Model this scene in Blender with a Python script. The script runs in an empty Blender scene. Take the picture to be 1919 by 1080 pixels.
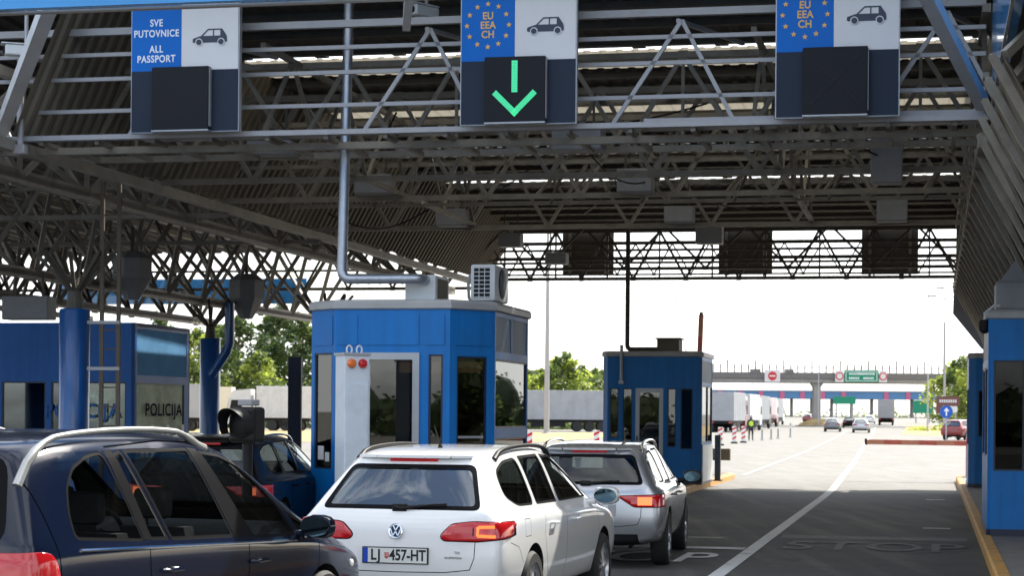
import bpy, bmesh, math, random
from mathutils import Vector, Matrix
from mathutils.bvhtree import BVHTree

R = math.radians
PI = math.pi
scene = bpy.context.scene
COL = scene.collection

# ---------------------------------------------------------------- camera
F = 3700.0            # focal length in pixels of the 1919 px wide photograph
ROLL = 0.008
CAMH = 1.75
TH = R(12.0)          # the lanes run 12 degrees to the right of the view axis
cd = bpy.data.cameras.new('camera')
cam = bpy.data.objects.new('camera', cd)
COL.objects.link(cam)
cd.sensor_width = 36.0
cd.lens = 36.0 * F / 1919.0
cd.shift_y = (775 - 540) / 1919.0
cd.clip_start = 0.1
cd.clip_end = 6000
cd.dof.use_dof = True
cd.dof.focus_distance = 17.0
cd.dof.aperture_fstop = 5.6
cam.location = (0, 0, CAMH)
cam.rotation_euler = (PI / 2, -ROLL, 0)
scene.camera = cam

# ---------------------------------------------------------------- light
SUN_EL = R(45)
SUN_AZ = TH + R(28)   # clockwise from +Y: ahead and to the right
wd = bpy.data.worlds.new('World')
scene.world = wd
wd.use_nodes = True
wt = wd.node_tree
for n in list(wt.nodes):
    wt.nodes.remove(n)
wo = wt.nodes.new('ShaderNodeOutputWorld')
wb = wt.nodes.new('ShaderNodeBackground')
sk = wt.nodes.new('ShaderNodeTexSky')
sk.sky_type = 'NISHITA'
sk.sun_disc = False
sk.sun_elevation = SUN_EL
sk.sun_rotation = SUN_AZ
sk.dust_density = 2.0
wb.inputs['Strength'].default_value = 0.13
# broken cloud over the blue, the same from everywhere
tc = wt.nodes.new('ShaderNodeTexCoord')
mp = wt.nodes.new('ShaderNodeMapping')
mp.inputs['Scale'].default_value = (1.6, 1.6, 4.0)
nz = wt.nodes.new('ShaderNodeTexNoise')
nz.inputs['Scale'].default_value = 2.2
nz.inputs['Detail'].default_value = 7
nz.inputs['Roughness'].default_value = 0.6
rp = wt.nodes.new('ShaderNodeValToRGB')
rp.color_ramp.elements[0].position = 0.40
rp.color_ramp.elements[0].color = (0, 0, 0, 1)
rp.color_ramp.elements[1].position = 0.56
rp.color_ramp.elements[1].color = (0.85, 0.85, 0.85, 1)
mxw = wt.nodes.new('ShaderNodeMixRGB')
mxw.inputs['Color2'].default_value = (9.0, 9.2, 9.6, 1)
wt.links.new(tc.outputs['Generated'], mp.inputs['Vector'])
wt.links.new(mp.outputs['Vector'], nz.inputs['Vector'])
wt.links.new(nz.outputs['Fac'], rp.inputs['Fac'])
wt.links.new(rp.outputs['Color'], mxw.inputs['Fac'])
wt.links.new(sk.outputs['Color'], mxw.inputs['Color1'])
wt.links.new(mxw.outputs['Color'], wb.inputs['Color'])
wt.links.new(wb.outputs['Background'], wo.inputs['Surface'])

sd = bpy.data.lights.new('sun', 'SUN')
sd.energy = 4.5
sd.angle = R(0.5)
sd.color = (1.0, 0.95, 0.86)
sun = bpy.data.objects.new('sun', sd)
COL.objects.link(sun)
sv = Vector((math.sin(SUN_AZ) * math.cos(SUN_EL), math.cos(SUN_AZ) * math.cos(SUN_EL), math.sin(SUN_EL)))
sun.rotation_euler = sv.to_track_quat('Z', 'Y').to_euler()
sun.location = sv * 100

scene.view_settings.view_transform = 'Standard'
scene.view_settings.look = 'None'
scene.view_settings.exposure = 1.1
scene.view_settings.gamma = 1.0
scene.render.resolution_x = 1024
scene.render.resolution_y = 577

# ---------------------------------------------------------------- helpers
CT, ST = math.cos(TH), math.sin(TH)

def W(u, v, z=0.0):
    """lane frame (u across to the right, v along the lanes) to world"""
    return Vector((u * CT + v * ST, -u * ST + v * CT, z))

def gz(Y):
    """the approach rises a little towards the toll plaza"""
    if Y < 180:
        return 0.0
    return min(1.5, 0.00002 * (Y - 180) ** 2)

def gx(px, Y):
    return (px - 960) / F * Y

def tag(o, label=None, cat=None, group=None, kind=None):
    if label: o['label'] = label
    if cat: o['category'] = cat
    if group: o['group'] = group
    if kind: o['kind'] = kind
    return o

def empty(name, loc, rz=0.0, label=None, cat=None, group=None):
    o = bpy.data.objects.new(name, None)
    o.empty_display_size = 0.2
    COL.objects.link(o)
    o.location = loc
    o.rotation_euler = (0, 0, rz)
    return tag(o, label, cat, group)

def thing(name, label, cat, u, v, z=0.0, rot=0.0, group=None):
    return empty(name, W(u, v, z), -TH - rot, label, cat, group)

def copy_tree(o, parent=None):
    c = o.copy()
    COL.objects.link(c)
    if parent is not None:
        c.parent = parent
    for ch in list(o.children):
        copy_tree(ch, c)
    return c

def ortho(d):
    d = d.normalized()
    a = Vector((0, 0, 1)) if abs(d.z) < 0.9 else Vector((1, 0, 0))
    x = d.cross(a).normalized()
    return x, d.cross(x).normalized()

class MB:
    def __init__(s):
        s.v = []; s.f = []; s.mi = []; s.cur = 0
    def add(s, vs, fs):
        b = len(s.v)
        s.v.extend([tuple(p) for p in vs])
        for f in fs:
            s.f.append([b + i for i in f]); s.mi.append(s.cur)
        return s
    def box(s, x0, x1, y0, y1, z0, z1):
        return s.add([(x0,y0,z0),(x1,y0,z0),(x1,y1,z0),(x0,y1,z0),(x0,y0,z1),(x1,y0,z1),(x1,y1,z1),(x0,y1,z1)],
                     [(3,2,1,0),(4,5,6,7),(0,1,5,4),(1,2,6,5),(2,3,7,6),(3,0,4,7)])
    def bbox(s, x0, x1, y0, y1, z0, z1, b=0.01):
        """box with chamfered edges"""
        bm = bmesh.new()
        bmesh.ops.create_cube(bm, size=1.0)
        for v in bm.verts:
            v.co = Vector(((x0+x1)/2 + v.co.x*(x1-x0), (y0+y1)/2 + v.co.y*(y1-y0), (z0+z1)/2 + v.co.z*(z1-z0)))
        bmesh.ops.bevel(bm, geom=list(bm.edges), offset=b, segments=2, affect='EDGES', profile=0.5)
        bm.verts.ensure_lookup_table(); bm.verts.index_update()
        s.add([v.co.copy() for v in bm.verts], [[v.index for v in f.verts] for f in bm.faces])
        bm.free(); return s
    def bar(s, p, q, w, h=None):
        """rectangular bar between two points"""
        p, q = Vector(p), Vector(q)
        h = h or w
        d = q - p
        if abs(d.normalized().z) < 0.98:
            x = d.cross(Vector((0,0,1))).normalized(); y = x.cross(d).normalized()
        else:
            x, y = Vector((1,0,0)), Vector((0,1,0))
        x = x * (w/2); y = y * (h/2)
        vs = [p-x-y, p+x-y, p+x+y, p-x+y, q-x-y, q+x-y, q+x+y, q-x+y]
        return s.add(vs, [(3,2,1,0),(4,5,6,7),(0,1,5,4),(1,2,6,5),(2,3,7,6),(3,0,4,7)])
    def tube(s, pts, r, n=8, cap=True):
        pts = [Vector(p) for p in pts]
        rs = r if isinstance(r, (list, tuple)) else [r]*len(pts)
        vs = []; fs = []
        x0 = None
        for i, p in enumerate(pts):
            if i == 0: d = pts[1]-pts[0]
            elif i == len(pts)-1: d = pts[-1]-pts[-2]
            else: d = (pts[i+1]-p).normalized() + (p-pts[i-1]).normalized()
            d.normalize()
            if x0 is None: x, y = ortho(d)
            else:
                x = (x0 - d*x0.dot(d)).normalized(); y = d.cross(x).normalized()
            x0 = x
            for k in range(n):
                a = 2*PI*k/n
                vs.append(p + (x*math.cos(a)+y*math.sin(a))*rs[i])
        for i in range(len(pts)-1):
            for k in range(n):
                a, b = i*n+k, i*n+(k+1) % n
                fs.append((a, b, b+n, a+n))
        if cap:
            fs.append(tuple(range(n))[::-1]); fs.append(tuple(range((len(pts)-1)*n, len(pts)*n)))
        return s.add(vs, fs)
    def lathe(s, prof, c=(0,0,0), axis='z', n=24, cap=True):
        vs = []; fs = []
        c = Vector(c)
        for (r, h) in prof:
            for k in range(n):
                a = 2*PI*k/n
                x, y = r*math.cos(a), r*math.sin(a)
                p = (x, y, h) if axis == 'z' else ((h, x, y) if axis == 'x' else (y, h, x))
                vs.append(c + Vector(p))
        m = len(prof)
        for i in range(m-1):
            for k in range(n):
                a, b = i*n+k, i*n+(k+1) % n
                fs.append((a, b, b+n, a+n))
        if cap:
            fs.append(tuple(range(n))[::-1]); fs.append(tuple(range((m-1)*n, m*n)))
        return s.add(vs, fs)
    def prism(s, poly, a, b, axis='y'):
        """extrude a 2D polygon: axis y -> poly in (x,z); x -> (y,z); z -> (x,y)"""
        n = len(poly)
        def P(p, t):
            return (p[0], t, p[1]) if axis == 'y' else ((t, p[0], p[1]) if axis == 'x' else (p[0], p[1], t))
        vs = [P(p, a) for p in poly] + [P(p, b) for p in poly]
        fs = [tuple(range(n))[::-1], tuple(range(n, 2*n))]
        for i in range(n):
            j = (i+1) % n
            fs.append((i, j, n+j, n+i))
        return s.add(vs, fs)
    def quad(s, a, b, c, d):
        return s.add([a, b, c, d], [(0,1,2,3)])
    def build(s, name, mat, parent=None, smooth=False, loc=None):
        me = bpy.data.meshes.new(name)
        me.from_pydata(s.v, [], s.f)
        mats = mat if isinstance(mat, (list, tuple)) else [mat]
        for m in mats: me.materials.append(m)
        if len(mats) > 1: me.polygons.foreach_set('material_index', s.mi)
        bm = bmesh.new(); bm.from_mesh(me)
        bmesh.ops.recalc_face_normals(bm, faces=bm.faces)
        if smooth:
            for f in bm.faces: f.smooth = True
            for e in bm.edges:
                if len(e.link_faces) == 2 and e.calc_face_angle(0) > R(38): e.smooth = False
        bm.to_mesh(me); bm.free()
        o = bpy.data.objects.new(name, me)
        COL.objects.link(o)
        if parent is not None: o.parent = parent
        if loc is not None: o.location = loc
        return o

# ---------------------------------------------------------------- materials
MATS = {}
def nodes(name):
    m = bpy.data.materials.new(name)
    m.use_nodes = True
    t = m.node_tree
    return m, t, t.nodes['Principled BSDF']

def mat(name, col, rough=0.5, metal=0.0, var=0.0, vscale=3.0, bump=0.0, bscale=40.0, coat=0.0, spec=0.5, emit=None, estr=1.0, dirt=None, dscale=1.2, damt=0.5):
    m, t, b = nodes(name)
    c4 = (col[0], col[1], col[2], 1)
    b.inputs['Base Color'].default_value = c4
    b.inputs['Roughness'].default_value = rough
    b.inputs['Metallic'].default_value = metal
    b.inputs['Specular IOR Level'].default_value = spec
    if coat:
        b.inputs['Coat Weight'].default_value = coat
        b.inputs['Coat Roughness'].default_value = 0.04
    tc = t.nodes.new('ShaderNodeTexCoord')
    last = None
    if var > 0:
        n = t.nodes.new('ShaderNodeTexNoise')
        n.inputs['Scale'].default_value = vscale
        n.inputs['Detail'].default_value = 6
        n.inputs['Roughness'].default_value = 0.65
        t.links.new(tc.outputs['Object'], n.inputs['Vector'])
        r = t.nodes.new('ShaderNodeMapRange')
        r.inputs['From Min'].default_value = 0.3; r.inputs['From Max'].default_value = 0.7
        r.inputs['To Min'].default_value = 1-var; r.inputs['To Max'].default_value = 1+var
        t.links.new(n.outputs['Fac'], r.inputs['Value'])
        mx = t.nodes.new('ShaderNodeVectorMath'); mx.operation = 'SCALE'
        mx.inputs[0].default_value = col
        t.links.new(r.outputs['Result'], mx.inputs['Scale'])
        last = mx.outputs['Vector']
        rr = t.nodes.new('ShaderNodeMapRange')
        rr.inputs['To Min'].default_value = max(0.02, rough-0.1); rr.inputs['To Max'].default_value = min(1, rough+0.1)
        t.links.new(n.outputs['Fac'], rr.inputs['Value'])
        t.links.new(rr.outputs['Result'], b.inputs['Roughness'])
    if dirt:
        n2 = t.nodes.new('ShaderNodeTexNoise')
        n2.inputs['Scale'].default_value = dscale
        n2.inputs['Detail'].default_value = 8; n2.inputs['Roughness'].default_value = 0.7
        t.links.new(tc.outputs['Object'], n2.inputs['Vector'])
        r2 = t.nodes.new('ShaderNodeMapRange')
        r2.inputs['From Min'].default_value = 0.5; r2.inputs['From Max'].default_value = 0.72
        r2.inputs['To Max'].default_value = damt
        t.links.new(n2.outputs['Fac'], r2.inputs['Value'])
        m2 = t.nodes.new('ShaderNodeMixRGB')
        m2.inputs['Color1'].default_value = c4
        m2.inputs['Color2'].default_value = (dirt[0], dirt[1], dirt[2], 1)
        t.links.new(r2.outputs['Result'], m2.inputs['Fac'])
        if last is not None: t.links.new(last, m2.inputs['Color1'])
        last = m2.outputs['Color']
    if last is not None: t.links.new(last, b.inputs['Base Color'])
    if bump > 0:
        n3 = t.nodes.new('ShaderNodeTexNoise')
        n3.inputs['Scale'].default_value = bscale; n3.inputs['Detail'].default_value = 5
        t.links.new(tc.outputs['Object'], n3.inputs['Vector'])
        bp = t.nodes.new('ShaderNodeBump')
        bp.inputs['Strength'].default_value = bump; bp.inputs['Distance'].default_value = 0.02
        t.links.new(n3.outputs['Fac'], bp.inputs['Height'])
        t.links.new(bp.outputs['Normal'], b.inputs['Normal'])
    if emit:
        b.inputs['Emission Color'].default_value = (emit[0], emit[1], emit[2], 1)
        b.inputs['Emission Strength'].default_value = estr
    MATS[name] = m
    return m

def streaks(name, amt=0.22):
    m = MATS[name]; t = m.node_tree; b = t.nodes['Principled BSDF']
    src = b.inputs['Base Color'].links[0].from_socket
    tc = t.nodes.new('ShaderNodeTexCoord'); mp = t.nodes.new('ShaderNodeMapping'); mp.inputs['Scale'].default_value = (9, 9, 0.5)
    n = t.nodes.new('ShaderNodeTexNoise'); n.inputs['Scale'].default_value = 1.0; n.inputs['Detail'].default_value = 6
    t.links.new(tc.outputs['Object'], mp.inputs['Vector']); t.links.new(mp.outputs['Vector'], n.inputs['Vector'])
    r = t.nodes.new('ShaderNodeMapRange'); r.inputs['From Min'].default_value = .35; r.inputs['From Max'].default_value = .7
    r.inputs['To Min'].default_value = 1+amt*.4; r.inputs['To Max'].default_value = 1-amt
    t.links.new(n.outputs['Fac'], r.inputs['Value'])
    v = t.nodes.new('ShaderNodeVectorMath'); v.operation = 'SCALE'
    t.links.new(src, v.inputs[0]); t.links.new(r.outputs['Result'], v.inputs['Scale'])
    t.links.new(v.outputs['Vector'], b.inputs['Base Color'])

def glass(name, tint, refl=0.08, rough=0.01, gc=0.9):
    """thin pane: tinted see-through plus mirror reflection rising at grazing angles"""
    m, t, b = nodes(name)
    t.nodes.remove(b)
    out = t.nodes['Material Output']
    tr = t.nodes.new('ShaderNodeBsdfTransparent'); tr.inputs['Color'].default_value = (*tint, 1)
    gl = t.nodes.new('ShaderNodeBsdfGlossy'); gl.inputs['Roughness'].default_value = rough
    gl.inputs['Color'].default_value = (gc, gc*1.02, gc*.98, 1)
    ge = t.nodes.new('ShaderNodeNewGeometry')
    dt = t.nodes.new('ShaderNodeVectorMath'); dt.operation = 'DOT_PRODUCT'
    t.links.new(ge.outputs['Normal'], dt.inputs[0]); t.links.new(ge.outputs['Incoming'], dt.inputs[1])
    ab = t.nodes.new('ShaderNodeMath'); ab.operation = 'ABSOLUTE'; t.links.new(dt.outputs['Value'], ab.inputs[0])
    om = t.nodes.new('ShaderNodeMath'); om.operation = 'SUBTRACT'; om.inputs[0].default_value = 1; t.links.new(ab.outputs['Value'], om.inputs[1])
    pw = t.nodes.new('ShaderNodeMath'); pw.operation = 'POWER'; pw.inputs[1].default_value = 5; t.links.new(om.outputs['Value'], pw.inputs[0])
    ad = t.nodes.new('ShaderNodeMath'); ad.operation = 'MULTIPLY_ADD'; ad.use_clamp = True
    ad.inputs[1].default_value = 0.96-refl; ad.inputs[2].default_value = 0.04+refl
    t.links.new(pw.outputs['Value'], ad.inputs[0])
    mx = t.nodes.new('ShaderNodeMixShader')
    t.links.new(ad.outputs['Value'], mx.inputs['Fac'])
    t.links.new(tr.outputs['BSDF'], mx.inputs[1]); t.links.new(gl.outputs['BSDF'], mx.inputs[2])
    t.links.new(mx.outputs['Shader'], out.inputs['Surface'])
    MATS[name] = m
    return m

def translucent(name, col, amt=0.7):
    m, t, b = nodes(name)
    out = t.nodes['Material Output']
    b.inputs['Base Color'].default_value = (*col, 1)
    b.inputs['Roughness'].default_value = 0.6
    tr = t.nodes.new('ShaderNodeBsdfTranslucent'); tr.inputs['Color'].default_value = (*col, 1)
    mx = t.nodes.new('ShaderNodeMixShader'); mx.inputs['Fac'].default_value = amt
    t.links.new(b.outputs['BSDF'], mx.inputs[1]); t.links.new(tr.outputs['BSDF'], mx.inputs[2])
    t.links.new(mx.outputs['Shader'], out.inputs['Surface'])
    MATS[name] = m
    return m

def road_mat(name, base, dark, light, wear):
    m, t, b = nodes(name)
    tc = t.nodes.new('ShaderNodeTexCoord')
    big = t.nodes.new('ShaderNodeTexNoise'); big.inputs['Scale'].default_value = 0.35; big.inputs['Detail'].default_value = 8; big.inputs['Roughness'].default_value = 0.62
    fine = t.nodes.new('ShaderNodeTexNoise'); fine.inputs['Scale'].default_value = 60; fine.inputs['Detail'].default_value = 3
    st = t.nodes.new('ShaderNodeMapping'); st.inputs['Rotation'].default_value = (0, 0, TH); st.inputs['Scale'].default_value = (2.2, 0.12, 1)
    streak = t.nodes.new('ShaderNodeTexNoise'); streak.inputs['Scale'].default_value = 1.0; streak.inputs['Detail'].default_value = 5
    t.links.new(tc.outputs['Object'], big.inputs['Vector']); t.links.new(tc.outputs['Object'], fine.inputs['Vector'])
    t.links.new(tc.outputs['Object'], st.inputs['Vector']); t.links.new(st.outputs['Vector'], streak.inputs['Vector'])
    r1 = t.nodes.new('ShaderNodeValToRGB')
    r1.color_ramp.elements[0].position = 0.3; r1.color_ramp.elements[0].color = (*dark, 1)
    r1.color_ramp.elements[1].position = 0.7; r1.color_ramp.elements[1].color = (*base, 1)
    t.links.new(big.outputs['Fac'], r1.inputs['Fac'])
    r2 = t.nodes.new('ShaderNodeMapRange'); r2.inputs['From Min'].default_value = 0.5; r2.inputs['From Max'].default_value = 0.75; r2.inputs['To Max'].default_value = wear
    t.links.new(streak.outputs['Fac'], r2.inputs['Value'])
    m1 = t.nodes.new('ShaderNodeMixRGB'); m1.inputs['Color2'].default_value = (*light, 1)
    t.links.new(r2.outputs['Result'], m1.inputs['Fac']); t.links.new(r1.outputs['Color'], m1.inputs['Color1'])
    oil = t.nodes.new('ShaderNodeTexNoise'); oil.inputs['Scale'].default_value = 1.7; oil.inputs['Detail'].default_value = 7; oil.inputs['Roughness'].default_value = 0.55
    t.links.new(tc.outputs['Object'], oil.inputs['Vector'])
    ro = t.nodes.new('ShaderNodeMapRange'); ro.inputs['From Min'].default_value = 0.58; ro.inputs['From Max'].default_value = 0.68; ro.inputs['To Min'].default_value = 1.0; ro.inputs['To Max'].default_value = 0.55
    t.links.new(oil.outputs['Fac'], ro.inputs['Value'])
    vo = t.nodes.new('ShaderNodeVectorMath'); vo.operation = 'SCALE'
    t.links.new(m1.outputs['Color'], vo.inputs[0]); t.links.new(ro.outputs['Result'], vo.inputs['Scale'])
    crk = t.nodes.new('ShaderNodeTexVoronoi'); crk.feature = 'DISTANCE_TO_EDGE'; crk.inputs['Scale'].default_value = 0.33
    cw = t.nodes.new('ShaderNodeVectorMath'); cw.operation = 'MULTIPLY_ADD'; cw.inputs[1].default_value = (1.4, 1.4, 1.4)
    t.links.new(oil.outputs['Color'], cw.inputs[0]); t.links.new(tc.outputs['Object'], cw.inputs[2]); t.links.new(cw.outputs['Vector'], crk.inputs['Vector'])
    rc = t.nodes.new('ShaderNodeMapRange'); rc.inputs['From Max'].default_value = 0.006; rc.inputs['To Min'].default_value = 0.5; rc.inputs['To Max'].default_value = 1.0
    t.links.new(crk.outputs['Distance'], rc.inputs['Value'])
    vc = t.nodes.new('ShaderNodeVectorMath'); vc.operation = 'SCALE'
    t.links.new(vo.outputs['Vector'], vc.inputs[0]); t.links.new(rc.outputs['Result'], vc.inputs['Scale'])
    m2 = t.nodes.new('ShaderNodeMixRGB'); m2.blend_type = 'OVERLAY'; m2.inputs['Fac'].default_value = 0.35
    t.links.new(vc.outputs['Vector'], m2.inputs['Color1']); t.links.new(fine.outputs['Fac'], m2.inputs['Color2'])
    t.links.new(m2.outputs['Color'], b.inputs['Base Color'])
    b.inputs['Roughness'].default_value = 0.8
    bp = t.nodes.new('ShaderNodeBump'); bp.inputs['Strength'].default_value = 0.35; bp.inputs['Distance'].default_value = 0.01
    t.links.new(fine.outputs['Fac'], bp.inputs['Height']); t.links.new(bp.outputs['Normal'], b.inputs['Normal'])
    MATS[name] = m
    return m

def worn_paint(name, col, under, amt):
    """road paint with the road showing through where tyres wore it off"""
    m, t, b = nodes(name)
    tc = t.nodes.new('ShaderNodeTexCoord')
    n = t.nodes.new('ShaderNodeTexNoise'); n.inputs['Scale'].default_value = 3.5; n.inputs['Detail'].default_value = 9; n.inputs['Roughness'].default_value = 0.75
    t.links.new(tc.outputs['Object'], n.inputs['Vector'])
    r = t.nodes.new('ShaderNodeValToRGB')
    r.color_ramp.elements[0].position = max(0, amt-0.1); r.color_ramp.elements[0].color = (*under, 1)
    r.color_ramp.elements[1].position = amt+0.06; r.color_ramp.elements[1].color = (*col, 1)
    t.links.new(n.outputs['Fac'], r.inputs['Fac'])
    t.links.new(r.outputs['Color'], b.inputs['Base Color'])
    b.inputs['Roughness'].default_value = 0.7
    MATS[name] = m
    return m

M = MATS
road_mat('asphalt', (0.082,0.079,0.072), (0.034,0.033,0.031), (0.15,0.135,0.112), 0.85)
road_mat('pale_asphalt', (0.172,0.163,0.142), (0.13,0.124,0.108), (0.215,0.203,0.18), 0.6)
worn_paint('road_white', (0.62,0.62,0.60), (0.16,0.155,0.145), 0.40)
worn_paint('worn_pale', (0.34,0.33,0.30), (0.20,0.19,0.17), 0.5)
worn_paint('faded_white', (0.155,0.15,0.14), (0.088,0.085,0.078), 0.56)
mat('kerb_yellow', (0.52,0.27,0.055), 0.7, var=0.18, vscale=5, bump=0.3, dirt=(0.16,0.12,0.08), dscale=2.2, damt=0.7)
mat('island_concrete', (0.19,0.18,0.165), 0.85, var=0.2, vscale=2, bump=0.3)
mat('dry_grass', (0.33,0.24,0.10), 0.95, var=0.35, vscale=0.6, bump=0.5, bscale=12)
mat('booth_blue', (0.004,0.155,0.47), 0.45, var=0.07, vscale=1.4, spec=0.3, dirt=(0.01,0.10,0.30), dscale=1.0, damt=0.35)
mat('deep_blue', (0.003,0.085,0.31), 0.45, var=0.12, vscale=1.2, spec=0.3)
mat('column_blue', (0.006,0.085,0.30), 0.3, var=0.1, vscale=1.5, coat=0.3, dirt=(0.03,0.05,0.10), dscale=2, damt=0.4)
streaks('booth_blue', .12); streaks('deep_blue', .12); streaks('column_blue', .3)
mat('navy', (0.008,0.014,0.04), 0.45)
mat('fascia_blue', (0.02,0.24,0.60), 0.2, var=0.08, vscale=1, coat=0.6)
mat('sky_blue_film', (0.12,0.27,0.46), 0.5, var=0.2, vscale=1.0, spec=0.0)
mat('roof_trim', (0.36,0.36,0.36), 0.45, var=0.12, vscale=2, dirt=(0.2,0.18,0.15), damt=0.4)
mat('alu', (0.38,0.39,0.41), 0.4, metal=0.4, var=0.06)
mat('roof_shaded', (0.045,0.042,0.037), 0.8, var=0.2)  # darker copy of the roof sheet, shade of the left deck painted in
mat('lattice_grey', (0.27,0.25,0.215), 0.55, var=0.2, vscale=3, dirt=(0.16,0.12,0.08), dscale=2.5, damt=0.5)
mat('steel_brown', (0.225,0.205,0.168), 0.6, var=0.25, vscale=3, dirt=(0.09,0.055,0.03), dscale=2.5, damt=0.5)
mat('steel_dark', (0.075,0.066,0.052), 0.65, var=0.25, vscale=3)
mat('steel_grey', (0.34,0.34,0.35), 0.5, metal=0.2, var=0.15, vscale=2.5, dirt=(0.20,0.17,0.14), dscale=2.5, damt=0.5)
mat('roof_sheet', (0.08,0.073,0.06), 0.7, var=0.22, vscale=0.8)
mat('brown_sheet', (0.135,0.116,0.084), 0.7, var=0.25, vscale=0.8)
mat('beige_panel', (0.50,0.46,0.38), 0.7, var=0.1, vscale=1.2)
translucent('skylight', (0.85,0.87,0.80), 0.75)
translucent('beige_skylight', (0.34,0.31,0.245), 0.35)
mat('duct_metal', (0.42,0.45,0.50), 0.36, metal=0.75, var=0.12, vscale=6)
mat('box_grey', (0.26,0.265,0.275), 0.6, var=0.12)
mat('pale_grey', (0.62,0.64,0.65), 0.45, var=0.06, dirt=(0.4,0.38,0.35), damt=0.3)
mat('cabinet_white', (0.60,0.66,0.71), 0.38, var=0.05, dirt=(0.36,0.40,0.44), dscale=2, damt=0.4)
mat('sign_blue', (0.002,0.135,0.52), 0.5, var=0.04, spec=0.2)
mat('sign_white', (0.66,0.655,0.66), 0.5, var=0.03)
mat('sign_slate', (0.016,0.026,0.046), 0.6, var=0.08, spec=0.25)
mat('sign_black', (0.010,0.011,0.015), 0.55, var=0.05, spec=0.2)
mat('letter_white', (0.8,0.82,0.85), 0.5)
mat('letter_gold', (0.75,0.44,0.10), 0.5)
mat('picto_navy', (0.020,0.032,0.060), 0.5)
mat('led_green', (0.05,0.5,0.25), 0.4, emit=(0.06,0.72,0.32), estr=0.42)
mat('black', (0.010,0.010,0.011), 0.5, var=0.1, spec=0.2)
mat('trim_black', (0.005,0.005,0.006), 0.5, spec=0.06)
mat('slate_film', (0.07,0.13,0.20), 0.45, var=0.25, vscale=1.5, spec=0.05)
mat('painted_bright_pane', (0.40,0.46,0.34), 0.5, var=0.35, vscale=2.2, spec=0.05)  # opaque pane; pale green trees showing in the glass painted in as colour
mat('letter_dark', (0.01,0.014,0.03), 0.8, spec=0.0)
mat('unlit_led', (0.03,0.028,0.032), 0.6, spec=0.1)
mat('rubber', (0.018,0.018,0.018), 0.75, var=0.15)
mat('chrome', (0.75,0.75,0.76), 0.12, metal=1)
mat('alloy', (0.42,0.43,0.44), 0.3, metal=0.8)
mat('rail_silver', (0.42,0.43,0.42), 0.33, metal=0.65, var=0.05)
mat('interior', (0.022,0.022,0.024), 0.85, var=0.2, vscale=8)
mat('seat_cloth', (0.03,0.03,0.033), 0.9, var=0.2, vscale=20)
mat('booth_inside', (0.075,0.055,0.04), 0.9, var=0.3, vscale=1.2)
mat('wood_inside', (0.20,0.14,0.08), 0.7, var=0.2)
mat('car_navy', (0.0035,0.0075,0.022), 0.16, coat=0.25, spec=0.35)
mat('car_white', (0.74,0.75,0.75), 0.3, coat=1.0)
mat('car_silver', (0.42,0.43,0.45), 0.3, metal=0.65, coat=1.0)
mat('car_black', (0.004,0.004,0.0045), 0.2, spec=0.12)
mat('car_red', (0.20,0.012,0.015), 0.3, coat=0.8)
mat('car_grey', (0.15,0.16,0.18), 0.3, metal=0.4, coat=0.8)
mat('lens_red', (0.36,0.008,0.012), 0.12, coat=0.6, emit=(0.8,0.01,0.01), estr=0.05)
mat('lens_dark_red', (0.25,0.008,0.012), 0.12, coat=1.0, emit=(0.6,0.0,0.0), estr=0.04)
mat('lens_lit', (0.8,0.15,0.05), 0.2, emit=(1.0,0.16,0.03), estr=0.85)
mat('lens_orange', (0.75,0.16,0.02), 0.2, coat=0.6)
mat('lens_clear', (0.7,0.7,0.7), 0.15, coat=1)
mat('plate_white', (0.66,0.69,0.66), 0.4)
mat('plate_blue', (0.01,0.06,0.42), 0.4)
mat('plate_black', (0.01,0.01,0.012), 0.5)
mat('crest_red', (0.45,0.03,0.03), 0.5)
mat('barrier_red', (0.80,0.20,0.15), 0.5, var=0.1)
mat('barrier_white', (0.75,0.74,0.72), 0.5, var=0.06)
mat('barrier_orange', (0.85,0.36,0.24), 0.5, var=0.1)
mat('post_brown', (0.10,0.08,0.06), 0.7, var=0.2)
mat('trailer_grey', (0.31,0.325,0.35), 0.5, var=0.1, vscale=0.7, dirt=(0.2,0.19,0.17), dscale=0.8, damt=0.4)
mat('trailer_white', (0.52,0.53,0.54), 0.5, var=0.08, dirt=(0.3,0.28,0.25), dscale=0.7, damt=0.4)
mat('trailer_beige', (0.62,0.57,0.45), 0.5, var=0.06)
mat('concrete', (0.30,0.295,0.285), 0.85, var=0.15, vscale=0.5)
mat('bridge_dark', (0.16,0.155,0.15), 0.8, var=0.1)
mat('plaza_blue', (0.07,0.19,0.36), 0.5, var=0.08, vscale=0.1)
mat('magenta', (0.50,0.10,0.20), 0.5)
mat('sign_green', (0.0,0.22,0.12), 0.5, var=0.05)
mat('sign_brown', (0.14,0.05,0.04), 0.5)
mat('sign_red', (0.55,0.02,0.03), 0.5)
mat('round_blue', (0.01,0.09,0.45), 0.5)
mat('bark', (0.10,0.075,0.05), 0.9, var=0.3, vscale=4, bump=0.6, bscale=10)
def leaf(name, col, amt):
    m = mat(name, col, 0.55, var=0.4, vscale=0.5)
    t = m.node_tree; b = t.nodes['Principled BSDF']; out = t.nodes['Material Output']
    tr = t.nodes.new('ShaderNodeBsdfTranslucent'); tr.inputs['Color'].default_value = (col[0]*1.5, col[1]*1.6, col[2]*1.1, 1)
    mx = t.nodes.new('ShaderNodeMixShader'); mx.inputs['Fac'].default_value = amt
    t.links.new(b.outputs['BSDF'], mx.inputs[1]); t.links.new(tr.outputs['BSDF'], mx.inputs[2])
    t.links.new(mx.outputs['Shader'], out.inputs['Surface'])
leaf('leaf_dark', (0.042,0.068,0.024), 0.35)
leaf('leaf_mid', (0.080,0.115,0.030), 0.45)
leaf('leaf_light', (0.30,0.34,0.075), 0.5)
mat('hivis', (0.50,0.70,0.06), 0.7)
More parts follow.
